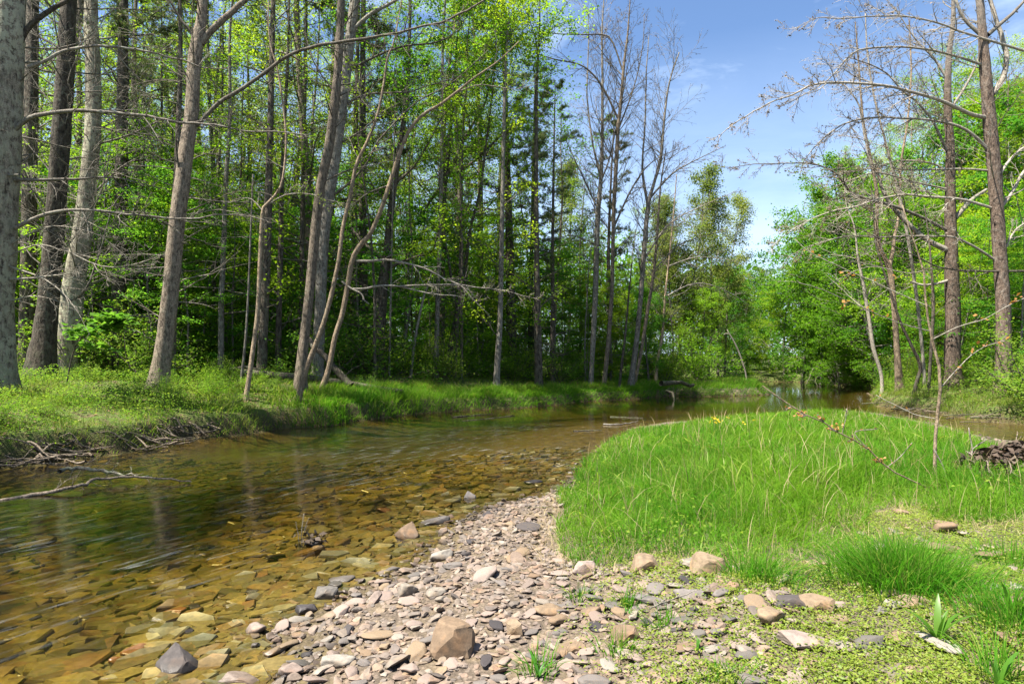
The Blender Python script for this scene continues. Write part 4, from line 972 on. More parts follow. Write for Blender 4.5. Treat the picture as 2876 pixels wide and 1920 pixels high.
    hero('dry_stalk', 'whitish crooked dry stalk rising from the grass beside the slender sapling', 'stalk', 7.2, 'twig_pale',
         [(2208, 1085, 4), (2230, 1040, 3.6), (2226, 1005, 3), (2222, 980, 2)], limbmat='twig_pale', small=3, smallL=.15, sides=6)
    hero('dry_stalk', 'whitish broken stalk bent down at the foot of the slender sapling', 'stalk', 6.2, 'twig_pale',
         [(2172, 1108, 3.5), (2166, 1075, 3.5), (2148, 1040, 3), (2143, 1030, 2)], sides=6)
    hero('leaning_dead_pole', 'bare tan broken pole leaning left over the grassy spit at the bend', 'dead tree', 34, 'twig_pale',
         [(1712, 862, 5), (1700, 820, 5), (1685, 785, 4.5), (1670, 760, 3.5), (1668, 755, 2)], [dict(p=[(1671, 765), (1664, 764), (1661, 768)], w=3, w1=2, n=0)], sides=6)


# ------------------------------------------------------------------ the wood behind
def dxof(x, y): return (x / y * F + 512) / S


def scatter(rng, n, mind, test, taken, tries=6000):
    out = []
    for _ in range(tries):
        if len(out) >= n: break
        y = math.exp(rng.uniform(math.log(8), math.log(62))) if rng.random() < .7 else rng.uniform(15, 62)
        x = rng.uniform(-1.02, 1.02) * y
        if not test(x, y): continue
        if any((x - a) ** 2 + (y - b) ** 2 < mind ** 2 for a, b in out) or any((x - a) ** 2 + (y - b) ** 2 < .5 for a, b in taken): continue
        out.append((x, y))
    return out


def build_forest():
    rng = np.random.default_rng(21)
    variants('leafy', 6, 100); variants('sapling', 8, 200); variants('pine', 5, 300); variants('bare', 4, 400)
    variants('olive', 4, 500); variants('round', 6, 600); variants('pole', 7, 700); variants('bush', 5, 800); variants('snagpine', 5, 900)
    cache = {}

    def info(x, y):
        z, ins, dL, dB, dR, dF = height(np.array([x]), np.array([y]), True)
        return bool(ins[0]), float(dL[0]), float(dB[0]), float(dR[0]), float(dF[0])

    def left(lo, y0, y1, d0, d1):
        def t(x, y):
            if not (y0 < y < y1): return False
            d = dxof(x, y)
            if not d0 < d < d1: return False
            ins, dL, dB, dR, dF = info(x, y)
            return (not ins) and dL > lo and dL <= min(dB, dR, dF) + .01
        return t
    zones = [(-700, 640, 'on the left of the wood'), (640, 1120, 'in the middle of the wood'), (1120, 1640, 'toward the point of the left bank')]
    taken = []
    jobs = [('pine', 9, 2.4, left(6, 19, 55, -200, 900), 'pine_tree', 'tall dark pine among the trees %s', 'tree'),
            ('pine', 5, 3, left(4, 26, 50, 900, 1200), 'pine_tree', 'tall dark pine among the trees %s', 'tree'),
            ('bush', 46, .55, left(.7, 8, 19, -150, 900), 'weed_clump', 'ankle-high leafy weed clump on the open left bank %s', 'plant'),
            ('snagpine', 16, 1.8, left(4.5, 15.5, 30, -150, 720), 'bare_pine', 'slim shaded pine with many dead level branches %s', 'tree'),
            ('leafy', 42, 2.5, left(7, 22, 58, -200, 1215), 'forest_tree', 'tall spring-green leafy tree %s', 'tree'),
            ('pole', 46, 1.2, left(2.6, 17, 50, -200, 1560), 'thin_tree', 'thin dark straight stem with few leaves %s', 'tree'),
            ('sapling', 215, 1.0, left(5.2, 18, 52, -200, 1600), 'maple_sapling', 'low layered green understorey maple %s', 'sapling'),
            ('bush', 150, .9, left(3.2, 16.5, 45, -200, 1660), 'bush', 'leafy green bush on the forest floor %s', 'bush')]
    k = 0
    for kind, n, md, test, name, lab, cat in jobs:
        pts = scatter(rng, n, md, test, taken, 9000)
        for (x, y) in pts:
            d = dxof(x, y)
            zn = next((z[2] for z in zones if z[0] <= d < z[1]), zones[0][2])
            sc = rng.uniform(.85, 1.15)
            if name == 'weed_clump': sc *= rng.uniform(.22, .42)
            if name == 'bush': sc *= rng.uniform(.9, 1.7)
            if kind == 'sapling' and d > 1350: sc *= .8
            if kind == 'pole' and d > 1240: sc *= .62
            plant(kind, name, x, y, sc, rng.random() * 6.28, lab % zn, cat, (lab % zn).replace('tall ', '') + ' (group)' if False else f'{name.replace("_", " ")}s {zn}', k, rng.normal(0, .02)); k += 1
        taken += pts
    # skyline and bend: seen one by one, each with its own words
    sky = [('pine', 'pine_tree', 1268, 185, 28, 'tall brownish-green pine standing against the sky left of the bare creekside trees', 'tree'),
           ('pine', 'pine_tree', 1215, 130, 33, 'tall dark pine whose crown meets the last spring-green leaves before the open sky', 'tree'),
           ('pine', 'pine_tree', 1398, 252, 34, 'broad ragged-topped pine seen through the bare creekside trees', 'tree'),
           ('olive', 'budding_tree', 1592, 372, 37, 'olive-brown budding tree, tallest by the sky gap at the bend', 'tree'),
           ('olive', 'budding_tree', 1510, 420, 40, 'olive budding tree just left of the tallest one by the sky gap', 'tree'),
           ('olive', 'budding_tree', 1662, 430, 42, 'olive budding tree leaning into the right side of the sky gap group', 'tree'),
           ('leafy', 'forest_tree', 1330, 400, 36, 'pale green leafy tree behind the leftmost bare creekside stem', 'tree'),
           ('leafy', 'forest_tree', 1450, 470, 38, 'pale green leafy tree behind the two-topped bare tree', 'tree'),
           ('olive', 'budding_tree', 1300, 330, 40, 'thin olive budding tree between the two skyline pines', 'tree'),
           ('round', 'leafy_tree', 1560, 560, 41, 'round green tree under the olive budding trees', 'tree'),
           ('round', 'leafy_tree', 1650, 610, 46, 'round green tree low at the bend, left of the leaning dead pole', 'tree'),
           ('round', 'leafy_tree', 1715, 590, 58, 'small grey-green far tree at the end of the creek', 'tree'),
           ('olive', 'budding_tree', 1765, 600, 62, 'farthest pale budding tree under the gap of sky', 'tree'),
           ('round', 'leafy_tree', 1742, 660, 56, 'low green far tree closing the end of the creek', 'tree'),
           ('olive', 'budding_tree', 1700, 640, 54, 'grey-olive far tree where the creek bends away', 'tree'),
           ('round', 'leafy_tree', 1800, 580, 50, 'green far tree just right of the sky gap', 'tree'),
           ('round', 'leafy_tree', 1838, 495, 46, 'round green tree on the far bank, right of the sky gap', 'tree'),
           ('round', 'leafy_tree', 1890, 425, 43, 'full green tree above the dark undercut far bank', 'tree'),
           ('round', 'leafy_tree', 1950, 375, 42, 'tall full green tree behind the leaning pale trunk', 'tree'),
           ('leafy', 'forest_tree', 1935, 345, 48, 'pale airy tree topping the far bank', 'tree'),
           ('leafy', 'forest_tree', 2020, 340, 41, 'airy spring-green tree behind the V-forked young tree', 'tree'),
           ('leafy', 'forest_tree', 2110, 215, 37, 'tall airy green tree filling the space left of the left sycamore', 'tree'),
           ('leafy', 'forest_tree', 2200, 105, 33, 'tallest airy green tree, between the two sycamores', 'tree'),
           ('leafy', 'forest_tree', 2310, 130, 31, 'tall green tree rising behind the right sycamore', 'tree'),
           ('leafy', 'forest_tree', 2400, 60, 30, 'tall green tree cut off by the right edge of the photo', 'tree'),
           ('round', 'leafy_tree', 2095, 270, 36, 'tall full green tree above the thin upright green-grey stem', 'tree'),
           ('round', 'leafy_tree', 2190, 165, 34, 'tall full green tree rising directly behind the left sycamore', 'tree'),
           ('round', 'leafy_tree', 2300, 165, 32, 'tall full green tree close behind the upper trunk of the right sycamore', 'tree'),
           ('round', 'leafy_tree', 2390, 120, 30, 'tall full green tree past the right edge sycamore', 'tree'),
           ('round', 'leafy_tree', 2030, 380, 38, 'tall full green tree left of the V-forked young tree top', 'tree'),
           ('olive', 'budding_tree', 1475, 520, 34, 'olive budding tree low behind the slender crossing stem', 'tree'),
           ('olive', 'budding_tree', 1545, 455, 36, 'olive budding tree directly left of the tallest olive one', 'tree'),
           ('olive', 'budding_tree', 1625, 425, 39, 'olive budding tree directly right of the tallest olive one', 'tree'),
           ('round', 'leafy_tree', 1400, 600, 32, 'round green tree behind the tallest dark bare tree', 'tree'),
           ('round', 'leafy_tree', 1490, 640, 31, 'round green tree behind the thick two-topped bare tree', 'tree'),
           ('round', 'leafy_tree', 1600, 650, 35, 'round green tree right of the rightmost bare creekside stem', 'tree'),
           ('round', 'leafy_tree', 1690, 655, 50, 'round green tree at the far bend left of the spit end', 'tree'),
           ('leafy', 'forest_tree', 2060, 260, 44, 'pale green airy tree far behind the V-forked young tree', 'tree'),
           ('leafy', 'forest_tree', 2160, 170, 42, 'pale green airy tree far behind the left sycamore', 'tree'),
           ('leafy', 'forest_tree', 2255, 100, 40, 'pale green airy tree far behind the right sycamore', 'tree'),
           ('leafy', 'forest_tree', 2350, 90, 38, 'pale green airy tree far behind the right edge of the wood', 'tree'),
           ('leafy', 'forest_tree', 1985, 390, 46, 'pale airy tree between the far bank trees and the V-forked young tree', 'tree'),
           ('round', 'leafy_tree', 2010, 450, 34, 'dense green tree low behind the V-forked young tree', 'tree'),
           ('round', 'leafy_tree', 2080, 470, 31, 'dense green tree behind the thin upright green-grey stem', 'tree'),
           ('round', 'leafy_tree', 2150, 400, 29, 'dense green tree close behind the left sycamore', 'tree'),
           ('round', 'leafy_tree', 2240, 430, 26, 'dense bright green tree filling the gap between the sycamores', 'tree'),
           ('round', 'leafy_tree', 2340, 420, 25, 'dense green tree right of the right sycamore', 'tree'),
           ('round', 'leafy_tree', 1925, 690, 38.5, 'dark leafy tree overhanging the undercut bank', 'tree'),
           ('round', 'leafy_tree', 1880, 700, 41, 'leafy tree leaning over the water left of the undercut bank', 'tree')]
    for i, (kind, name, dx, top, D, lab, cat) in enumerate(sky):
        x = (dx * S - 512) / F * D
        gz = h1(x, D); want = H + (HZ - top * S) / F * D - gz
        me = PROTO[kind][i % len(PROTO[kind])]
        hh = max(max(v.co.z for v in m.vertices) for _, m in me)
        plant(kind, name, x, D, want / hh, rng.random() * 6.28, lab, cat, None, i)
    # right bank undergrowth
    def right(y0, y1, lo):
        def t(x, y):
            if not y0 < y < y1: return False
            ins, dL, dB, dR, dF = info(x, y)
            return (not ins) and min(dR, dF) > lo and min(dR, dF) < min(dL, dB) and dxof(x, y) < 2700
        return t
    for kind, n, md, test, name, lab, cat, s0, s1 in [
            ('sapling', 80, 1.1, right(19, 48, 2.5), 'maple_sapling', 'low layered green sapling behind the right bank', 'sapling', .6, .95),
            ('bush', 44, 1.0, right(17.5, 44, .8), 'bush', 'waist-high green bush along the right and far bank', 'bush', .8, 1.3),
            ('round', 12, 3.5, right(26, 60, 5), 'leafy_tree', 'full green tree deep behind the right bank', 'tree', .7, 1.0),
            ('pole', 14, 1.6, right(20, 46, 2.5), 'thin_tree', 'thin straight stem behind the right bank', 'tree', .5, .8)]:
        for (x, y) in scatter(rng, n, md, test, taken, 9000):
            plant(kind, name, x, y, rng.uniform(s0, s1), rng.random() * 6.28, lab, cat, f'{name.replace("_", " ")}s behind the right bank', k, rng.normal(0, .03)); k += 1
    # trees of the left bank beyond the frame whose shade falls across the creek
    for i, (x, y, kind, sc) in enumerate([(-12.4, -.6, 'pole', 1.6), (-11.6, 1.7, 'pole', 1.4), (-11.0, 2.7, 'leafy', 1.0), (-12.6, -2.6, 'pole', 1.5), (-11.8, 4.6, 'leafy', .8)]):
        plant(kind, 'forest_tree', x, y, sc, i * 1.3, 'left bank tree beyond the left edge shading the creek', 'tree', 'shade trees beyond the left edge', i)
    # bush thickets near the right edge and under the pines
    for dx, dy, sc, lab in [(2335, 905, 1.25, 'grey-green bush at the foot of the right sycamore'), (2385, 930, 1.3, 'leafy bush cut by the right edge beside the sycamore'),
                            (2240, 880, .7, 'low bush between the feet of the two sycamores'), (180, 862, .9, 'pale feathery bush in front of the dark pines'), (250, 850, .8, 'low pale bush right of the dark pines')]:
        x, y, z = Gh(dx, dy)
        plant('bush', 'bush', x, y, sc, dx, lab, 'bush', None, dx)
    # the wood closing the view far behind, one mass
    r3 = np.random.default_rng(77); m = 3200
    an = np.radians(r3.uniform(-62, 60, m)); R = r3.uniform(60, 92, m); cx, cy = R * np.sin(an), R * np.cos(an); dd = dxof(cx, cy)
    top = np.interp(dd, [-900, 1200, 1500, 1650, 1760, 1850, 2000, 2600], [17, 15, 12.5, 11, 8.5, 10.5, 14, 17]) + r3.normal(0, 1.0, m)
    cz = height(cx, cy) + top * r3.random(m) ** .8
    mm = 34; jit = r3.normal(0, 1, (m, mm, 3)) * np.array([1.1, 1.1, .55]); pp = (np.stack([cx, cy, cz], 1)[:, None] + jit).reshape(-1, 3)
    tag(link('far_wood', leafmesh('far_wood', pp, .40, r3, M['leaf_mid'], tilt=2.0)), kind='stuff')
    # broad-leaved maple spray beside the dark pine
    r2 = np.random.default_rng(31)
    x, y = P(150, 760, 13.5)[:2]; gz = h1(x, y); base = (x, y, gz); B = MB(); tips = []
    stem = np.array([[x, y, gz - .1], P(170, 800, 13.5), P(205, 762, 13.3), P(262, 735, 13.1)]); pa = resample(stem, 10); rr = np.linspace(.018, .005, 10)
    tube(B, pa, rr, 5); twig(B, pa, rr, r2, 9, .8, 0, tips, .0, .1, (.6, 1.1), .9, .45, .003, 5)
    r = tag(empty('maple_sapling', base), 'small maple sapling with broad sunlit leaves in front of the dark pines', 'sapling')
    link('stem', B.mesh('stem', M['twig_dark'], base), r)
    link('foliage', leafmesh('foliage', along(tips, 260, r2, (.10, .10, .03)), .19, r2, M['broad'], base, tilt=.35, aspect=.85), r)


# ------------------------------------------------------------------ stones
import bmesh


def ico(sub):
    bm = bmesh.new(); bmesh.ops.create_icosphere(bm, subdivisions=sub, radius=1)
    v = np.array([x.co[:] for x in bm.verts]); bm.verts.index_update()
    t = np.array([[q.index for q in f.verts] for f in bm.faces]); bm.free()
    return v, t


ICO = {s: ico(s) for s in (1, 2, 3)}


def stone_shape(rng, sub=2, flat=.5, cuts=11, long=1.0):
    v, t = ICO[sub]; v = v.copy()
    for i in range(cuts):
        n = rng.normal(size=3); n[2] *= .8
        if i == 0: n = np.array([rng.normal(0, .12), rng.normal(0, .12), 1.])
        if i == 1: n = np.array([rng.normal(0, .12), rng.normal(0, .12), -1.])
        n /= np.linalg.norm(n); off = rng.uniform(.50, .82)
        v -= n * np.maximum(v @ n - off, 0)[:, None]
    v *= np.array([1.25 * long, rng.uniform(.75, 1.1), flat * 1.3])
    v += rng.normal(0, .012, v.shape)
    return v, t


def flag_shape(rng):
    n = rng.integers(4, 7); a = (np.arange(n) + rng.uniform(-.28, .28, n)) / n * 2 * math.pi; r = rng.uniform(.75, 1.1, n)
    p = np.stack([np.cos(a) * r * rng.uniform(1.2, 1.8), np.sin(a) * r * .85], 1)
    th = rng.uniform(.18, .4); rings = [(1.0, -th), (1.02, th * .55), (.93, th)]
    v = np.concatenate([np.column_stack([p * s_, np.full(n, z_)]) for s_, z_ in rings] + [[[0, 0, th * 1.04]]]); t = []
    for k in range(2):
        for i in range(n):
            j = (i + 1) % n; t += [[k * n + i, k * n + j, (k + 1) * n + j], [k * n + i, (k + 1) * n + j, (k + 1) * n + i]]
    t += [[2 * n + i, 2 * n + (i + 1) % n, 3 * n] for i in range(n)]
    return v, np.array(t)


def rot(v, rz, tx=0, ty=0):
    cz, sz = math.cos(rz), math.sin(rz); cx, sx = math.cos(tx), math.sin(tx); cy, sy = math.cos(ty), math.sin(ty)
    Rz = np.array([[cz, -sz, 0], [sz, cz, 0], [0, 0, 1]]); Rx = np.array([[1, 0, 0], [0, cx, -sx], [0, sx, cx]]); Ry = np.array([[cy, 0, sy], [0, 1, 0], [-sy, 0, cy]])
    return v @ (Rz @ Ry @ Rx).T


def build_stones():
    rng = np.random.default_rng(9)
    shapes1 = [stone_shape(rng, 1, rng.uniform(.2, .5), 9) for _ in range(30)]
    shapes2 = [stone_shape(rng, 2, rng.uniform(.18, .5), 12, rng.uniform(.9, 1.35)) for _ in range(40)]
    flags = [flag_shape(rng) for _ in range(40)]
    # --- candidates on the gravel bar and the shallow margin
    n = 76000
    y = 2.3 + rng.random(n) ** 1.25 * 8.5; x = rng.uniform(-2.6, 6, n)
    z, ins, dL, dB, dR, dF = height(x, y, True)
    xx = x + .25 * fbm(x * 2, y * 2); ing = inpoly(xx, y + .2 * fbm(x * 2 + 9, y * 2), GRASS)
    dx = dxof(x, y)
    right = ss((x - .30 - .08 * y) / 1.1)               # stones thin out under the plants to the right
    shal = (dB < .9) * .15 * ss(.4 + 3.2 * fbm(x * 2.2 + 60, y * 2.2, 2))
    prob = np.where(ins, shal + np.where(dB < .08 + .03 * y, .4 * np.maximum(1 - dB / (.08 + .03 * y), 0) ** .8, 0.0), 1 - .93 * right)
    prob = np.where(ing, 0.0, prob) * (dx > -150) * (dx < 2500)
    prob *= np.where((y > 7.6) & (x > 1), 0, 1)
    keep = rng.random(n) < prob * .62
    x, y, z, ins, right, dB = x[keep], y[keep], z[keep], ins[keep], right[keep], dB[keep]
    s = np.exp(rng.normal(math.log(.0185), .44, len(x))); s = np.where(right > .4, s * 1.6, s)
    s = np.clip(s, .010, .085) * np.where(ins, 1.2, 1)
    big = np.argsort(-(s / y))[:1400]
    chosen, occ = [], []
    for i in big:
        if len(chosen) >= 255: break
        if any((x[i] - x[j]) ** 2 + (y[i] - y[j]) ** 2 < (1.05 * (s[i] + s[j])) ** 2 for j in chosen): continue
        chosen.append(i)
    cs = set(chosen)
    rest = [i for i in range(len(x)) if i not in cs]
    print('stones', len(x), 'individual', len(chosen))
    V, T, n0 = [], [], 0
    for i in rest:
        near = y[i] < 4.6
        v, t = (shapes2 if near else shapes1)[rng.integers(0, 30)]
        v = rot(v * s[i], rng.random() * 6.28, rng.normal(0, .25), rng.normal(0, .25)) + np.array([x[i], y[i], z[i] + s[i] * rng.uniform(.0, .45)])
        V.append(v); T.append(t + n0); n0 += len(v)
    me = mesh_from('gravel', np.concatenate(V), None, np.concatenate(T), M['stone'], False)
    tag(link('gravel', me), kind='stuff')
    # individual stones: shared meshes
    cols = ['stone_grey', 'stone_tan', 'stone_pink', 'stone_pale', 'stone_dark']
    word = {'stone_grey': 'grey', 'stone_tan': 'tan', 'stone_pink': 'pinkish', 'stone_pale': 'pale', 'stone_dark': 'dark'}
    lib = {}
    for c in cols:
        lib[c] = []
        for j in range(10):
            v, t = stone_shape(rng, 3, rng.uniform(.17, .42), 14, rng.uniform(.9, 1.4))
            me = mesh_from('stone', v, None, t, M[c], True); lib[c].append(me)
            for p in me.polygons: p.use_smooth = True
    for i in chosen:
        c = rng.choice(cols, p=[.26, .22, .27, .15, .10])
        if right[i] > .35: c = rng.choice(['stone_tan', 'stone_pink', 'stone_pale', 'stone_grey'], p=[.58, .2, .04, .18])
        if ins[i]: c = rng.choice(['stone_grey', 'stone_dark', 'stone_tan'], p=[.4, .35, .25])
        o = link('stone', lib[c][rng.integers(0, 10)])
        k = float(s[i]); o.scale = (k, k, k); o.location = (float(x[i]), float(y[i]), float(z[i] + k * (.22 + .15 * rng.random())))
        o.rotation_euler = (rng.normal(0, .16), rng.normal(0, .16), rng.random() * 6.28)
        where = 'standing in the shallow edge of the creek' if ins[i] else ('lying among low green plants' if right[i] > .35 else ('on the gravel bar close to the water' if dB[i] < .7 else 'on the dry middle of the gravel bar'))
        tag(o, f'loose {word[c]} stone {where}', 'stone', f'{word[c]} stones {where}')
    # --- stream bed slabs under the water
    n = 62000
    y = 2.2 + rng.random(n) ** 1.2 * 9; x = rng.uniform(-1.0, 1.0, n) * (y * .95) - .3
    z, ins, dL, dB, dR, dF = height(x, y, True)
    keep = ins & (dB > .05) & (rng.random(n) < np.where(y < 6, .66, .5)) & (dxof(x, y) > -200)
    x, y, z = x[keep], y[keep], z[keep]
    V, T, n0 = [], [], 0
    s = np.clip(np.exp(rng.normal(math.log(.035), .45, len(x))), .014, .10)
    for i in range(len(x)):
        v, t = flags[rng.integers(0, 40)]
        v = rot(v * s[i], rng.normal(.45, .45), rng.normal(.12, .13), rng.normal(0, .12)) + np.array([x[i], y[i], min(z[i] + s[i] * rng.uniform(.08, .3), -.012 - s[i] * .2)])
        V.append(v); T.append(t + n0); n0 += len(v)
    tag(link('stream_bed_slabs', mesh_from('stream_bed_slabs', np.concatenate(V), None, np.concatenate(T), M['bed_stone'], False)), kind='stuff')
    print('bed slabs', len(x))
    # gravel of the spit, the side channel and the riffle
    V, T, n0 = [], [], 0
    for cx, cy, ex, ey, m, s0 in [(14.5, 30.3, 3.0, .8, 700, .05), (9.8, 12.6, 1.6, .5, 700, .035), (8.2, 10.9, .9, .9, 500, .03)]:
        px_ = cx + rng.normal(0, ex * .5, m); py_ = cy + rng.normal(0, ey * .5, m); pz_ = height(px_, py_)
        for a, b, c in zip(px_, py_, pz_):
            if c < -.06: continue
            v, t = shapes1[rng.integers(0, 30)]; k = s0 * math.exp(rng.normal(0, .35))
            V.append(rot(v * k, rng.random() * 6.28, rng.normal(0, .2)) + np.array([a, b, c + k * .2])); T.append(t + n0); n0 += len(v)
    tag(link('far_gravel', mesh_from('far_gravel', np.concatenate(V), None, np.concatenate(T), M['stone'], False)), kind='stuff')
    # --- single stones one can point to: photo x, y of the foot, width, flatness, elongation, material, lift, seed, words
    hs = [(388, 1538, 98, .75, 1.0, 'stone_dark', .25, 3, 'black wedge-shaped rock standing in the shallow water near the bottom edge', 'wedge'),
          (1042, 1512, 88, .72, .85, 'stone_tan', .35, 4, 'big blocky brown rock, largest on the gravel near the bottom edge', 'block'),
          (1858, 1500, 112, .22, 1.2, 'stone_pink', .4, 5, 'flat oblong pinkish slab among green plants at lower right', 'slab'),
          (1772, 1442, 68, .7, .95, 'stone_tan', .35, 6, 'rounded tan rock behind the flat oblong pinkish slab', None),
          (765, 1538, 88, .34, 1.2, 'stone_pale', .4, 7, 'smooth pale oval stone lying flat near the bottom edge', None),
          (935, 1232, 58, .75, 1.0, 'stone_tan', .3, 8, 'pale pointed stone among wet ones at the far tip of the gravel', 'wedge'),
          (1010, 1288, 52, .5, 1.0, 'stone_pale', .35, 9, 'whitish rounded stone at the water edge below the pointed stone', None),
          (932, 1372, 58, .55, 1.0, 'stone_pale', .4, 10, 'whitish blunt stone on the wet gravel, left of a similar flatter one', None),
          (995, 1372, 56, .4, 1.1, 'stone_pale', .4, 11, 'whitish flat stone just right of the whitish blunt one', None),
          (995, 1200, 78, .28, 1.5, 'stone_grey', .35, 12, 'long dark flat stone in the shallows at the tip of the gravel', None),
          (1822, 1400, 62, .45, 1.1, 'stone_dark', .35, 13, 'slate-dark slab between plants above the rounded tan rock', 'slab'),
          (1632, 1322, 64, .65, 1.0, 'stone_tan', .35, 14, 'blocky orange-tan rock at the lower edge of the tall grass', 'block'),
          (1265, 1412, 76, .35, 1.4, 'stone_tan', .6, 15, 'long tilted tan stone in the shaded strip of gravel', None),
          (1358, 1415, 48, .5, 1.1, 'stone_tan', .5, 16, 'oval tan stone right of the long tilted one', None),
          (1885, 1410, 70, .5, 1.1, 'stone_tan', .35, 17, 'tan block right of the slate-dark slab', 'block'),
          (1180, 1462, 34, .8, .9, 'stone_tan', .6, 18, 'small upright square stone on the gravel above the big blocky rock', 'block'),
          (1952, 1498, 72, .2, 1.1, 'stone_pale', .4, 19, 'flat pale five-sided slab right of the oblong pinkish slab', 'slab'),
          (300, 1492, 62, .5, 1.1, 'stone_rust', .3, 20, 'wet reddish rock breaking the shallow water at lower left', None),
          (265, 1512, 46, .55, 1.0, 'stone_rust', .3, 21, 'wet rounded brown rock beside the reddish one at lower left', None),
          (325, 1505, 60, .35, 1.2, 'stone_rust', .3, 22, 'wet flat orange-brown rock right of the reddish one at lower left', None),
          (430, 1422, 74, .35, 1.5, 'stone_dark', .3, 23, 'long dark wet stone in the shaded band of shallow water', None),
          (400, 1396, 52, .45, 1.1, 'stone_rust', .3, 24, 'rounded reddish-brown stone above the long dark wet stone', None),
          (436, 1385, 48, .4, 1.2, 'stone_dark', .4, 25, 'jagged dark stone right of the rounded reddish-brown one', None),
          (428, 1448, 28, .7, 1.0, 'stone_dark', .4, 26, 'small grey cube of rock in the water below the long dark stone', 'block'),
          (1482, 1318, 56, .6, 1.0, 'stone_tan', .35, 27, 'brown blocky rock at the grass edge left of the orange-tan one', 'block'),
          (1345, 1318, 46, .6, 1.0, 'stone_pink', .4, 28, 'pinkish upright rock where the gravel meets the dry grass', 'block'),
          (580, 1452, 52, .55, 1.1, 'stone_pink', .25, 29, 'wet pinkish rock at the edge of the shallows, lower middle', None),
          (660, 1560, 54, .55, 1.0, 'stone_pink', .4, 30, 'rounded pinkish stone at the bottom edge left of the pale oval', None),
          (625, 1505, 60, .35, 1.4, 'stone_tan', .5, 31, 'long tan stone tilted at the edge of the shallows', None),
          (545, 1565, 80, .3, 1.4, 'stone_pink', .3, 32, 'flat pink-brown slab at the waterline on the bottom edge', 'slab'),
          (1590, 1382, 74, .45, 1.3, 'stone_grey', .3, 33, 'rounded dark grey stone behind a thin fallen twig', None),
          (1500, 1390, 84, .28, 1.6, 'stone_grey', .35, 34, 'long dark flat stone in the shaded strip, left of the rounded grey one', None),
          (1310, 1500, 62, .3, 1.3, 'stone_tan', .4, 35, 'flat tan slab right of the big blocky rock', 'slab'),
          (1440, 1480, 58, .45, 1.0, 'stone_tan', .4, 36, 'tan angular stone among seedlings right of the flat tan slab', 'block'),
          (1075, 1142, 34, .7, 1.0, 'stone_grey', .3, 37, 'small grey peaked stone alone in the water beyond the gravel tip', 'wedge'),
          (765, 1345, 40, .5, 1.1, 'stone_grey', .3, 38, 'grey stone at the waterline left of the gravel', None),
          (745, 1378, 46, .5, 1.0, 'stone_grey', .35, 39, 'grey block at the waterline just below another grey stone', 'block'),
          (700, 1412, 40, .5, 1.1, 'stone_dark', .35, 40, 'dark block at the waterline in the shaded band', 'block'),
          (2105, 1392, 66, .3, 1.2, 'stone_tan', .35, 41, 'flat tan stone below the round grass tuft', 'slab'),
          (1225, 1105, 40, .4, 1.3, 'stone_dark', .2, 42, 'black wet stone breaking the riffle beside the tall grass', None),
          (625, 1270, 44, .35, 1.3, 'stone_dark', .2, 43, 'small dark wet stone alone in mid water', None),
          (880, 1165, 36, .4, 1.2, 'stone_rust', .2, 44, 'orange-brown stone just breaking the water beyond the gravel', None)]
    for dx_, dy_, w, fl, lg, mt, lift, sd, lab, shp in hs:
        r = np.random.default_rng(1000 + sd)
        X, Y, Z = Gh(dx_, dy_)
        if Z < -.01: X, Y = G(dx_, dy_, .0); Z = max(h1(X, Y), -.05)
        k = w * S / F * Y / 2 / (1.05 * lg)
        if shp == 'wedge':
            v, t = ICO[3]; v = v.copy()
            for nrm, off in [((.1, -.62, .78), .42), ((-.8, .1, .55), .45), ((.72, .25, .62), .50), ((.1, .8, .5), .5), ((0, 0, -1), .4), ((.9, -.3, .1), .8), ((-.5, -.8, 0), .75)]:
                nn = np.array(nrm) / np.linalg.norm(nrm); v -= nn * np.maximum(v @ nn - off, 0)[:, None]
            v *= np.array([1.35 * lg, 1.0, 1.35]); rz, lift = r.normal(0, .25), .3
        elif shp in ('block', 'slab'):
            v, t = ICO[3]; v = v.copy()
            for nrm in [(1, 0, 0), (-1, 0, 0), (0, 1, 0), (0, -1, 0), (0, 0, 1), (0, 0, -1), (.7, .7, .3), (-.6, -.7, .5), (.7, -.6, .5)]:
                nn = np.array(nrm) + r.normal(0, .13, 3); nn /= np.linalg.norm(nn); v -= nn * np.maximum(v @ nn - r.uniform(.56, .66), 0)[:, None]
            v *= np.array([1.75 * lg, 1.25, (1.7 * fl)]); rz = r.normal(0, .3)
        else:
            v, t = stone_shape(r, 3, fl, 13, lg); rz = r.normal(0, .35)
        v = rot(v * k, rz, r.normal(0, .12) - (.15 if shp == 'slab' else 0), r.normal(0, .12)); v += np.random.default_rng(sd).normal(0, .004 * k / .1, v.shape) * .3
        zc = Z - v[:, 2].min() * (1 - .2)
        o = link('stone', mesh_from('stone', v, None, t, M[mt], shp is None)); o.location = (float(X), float(Y + k * .6), float(zc))
        tag(o, lab, 'stone')


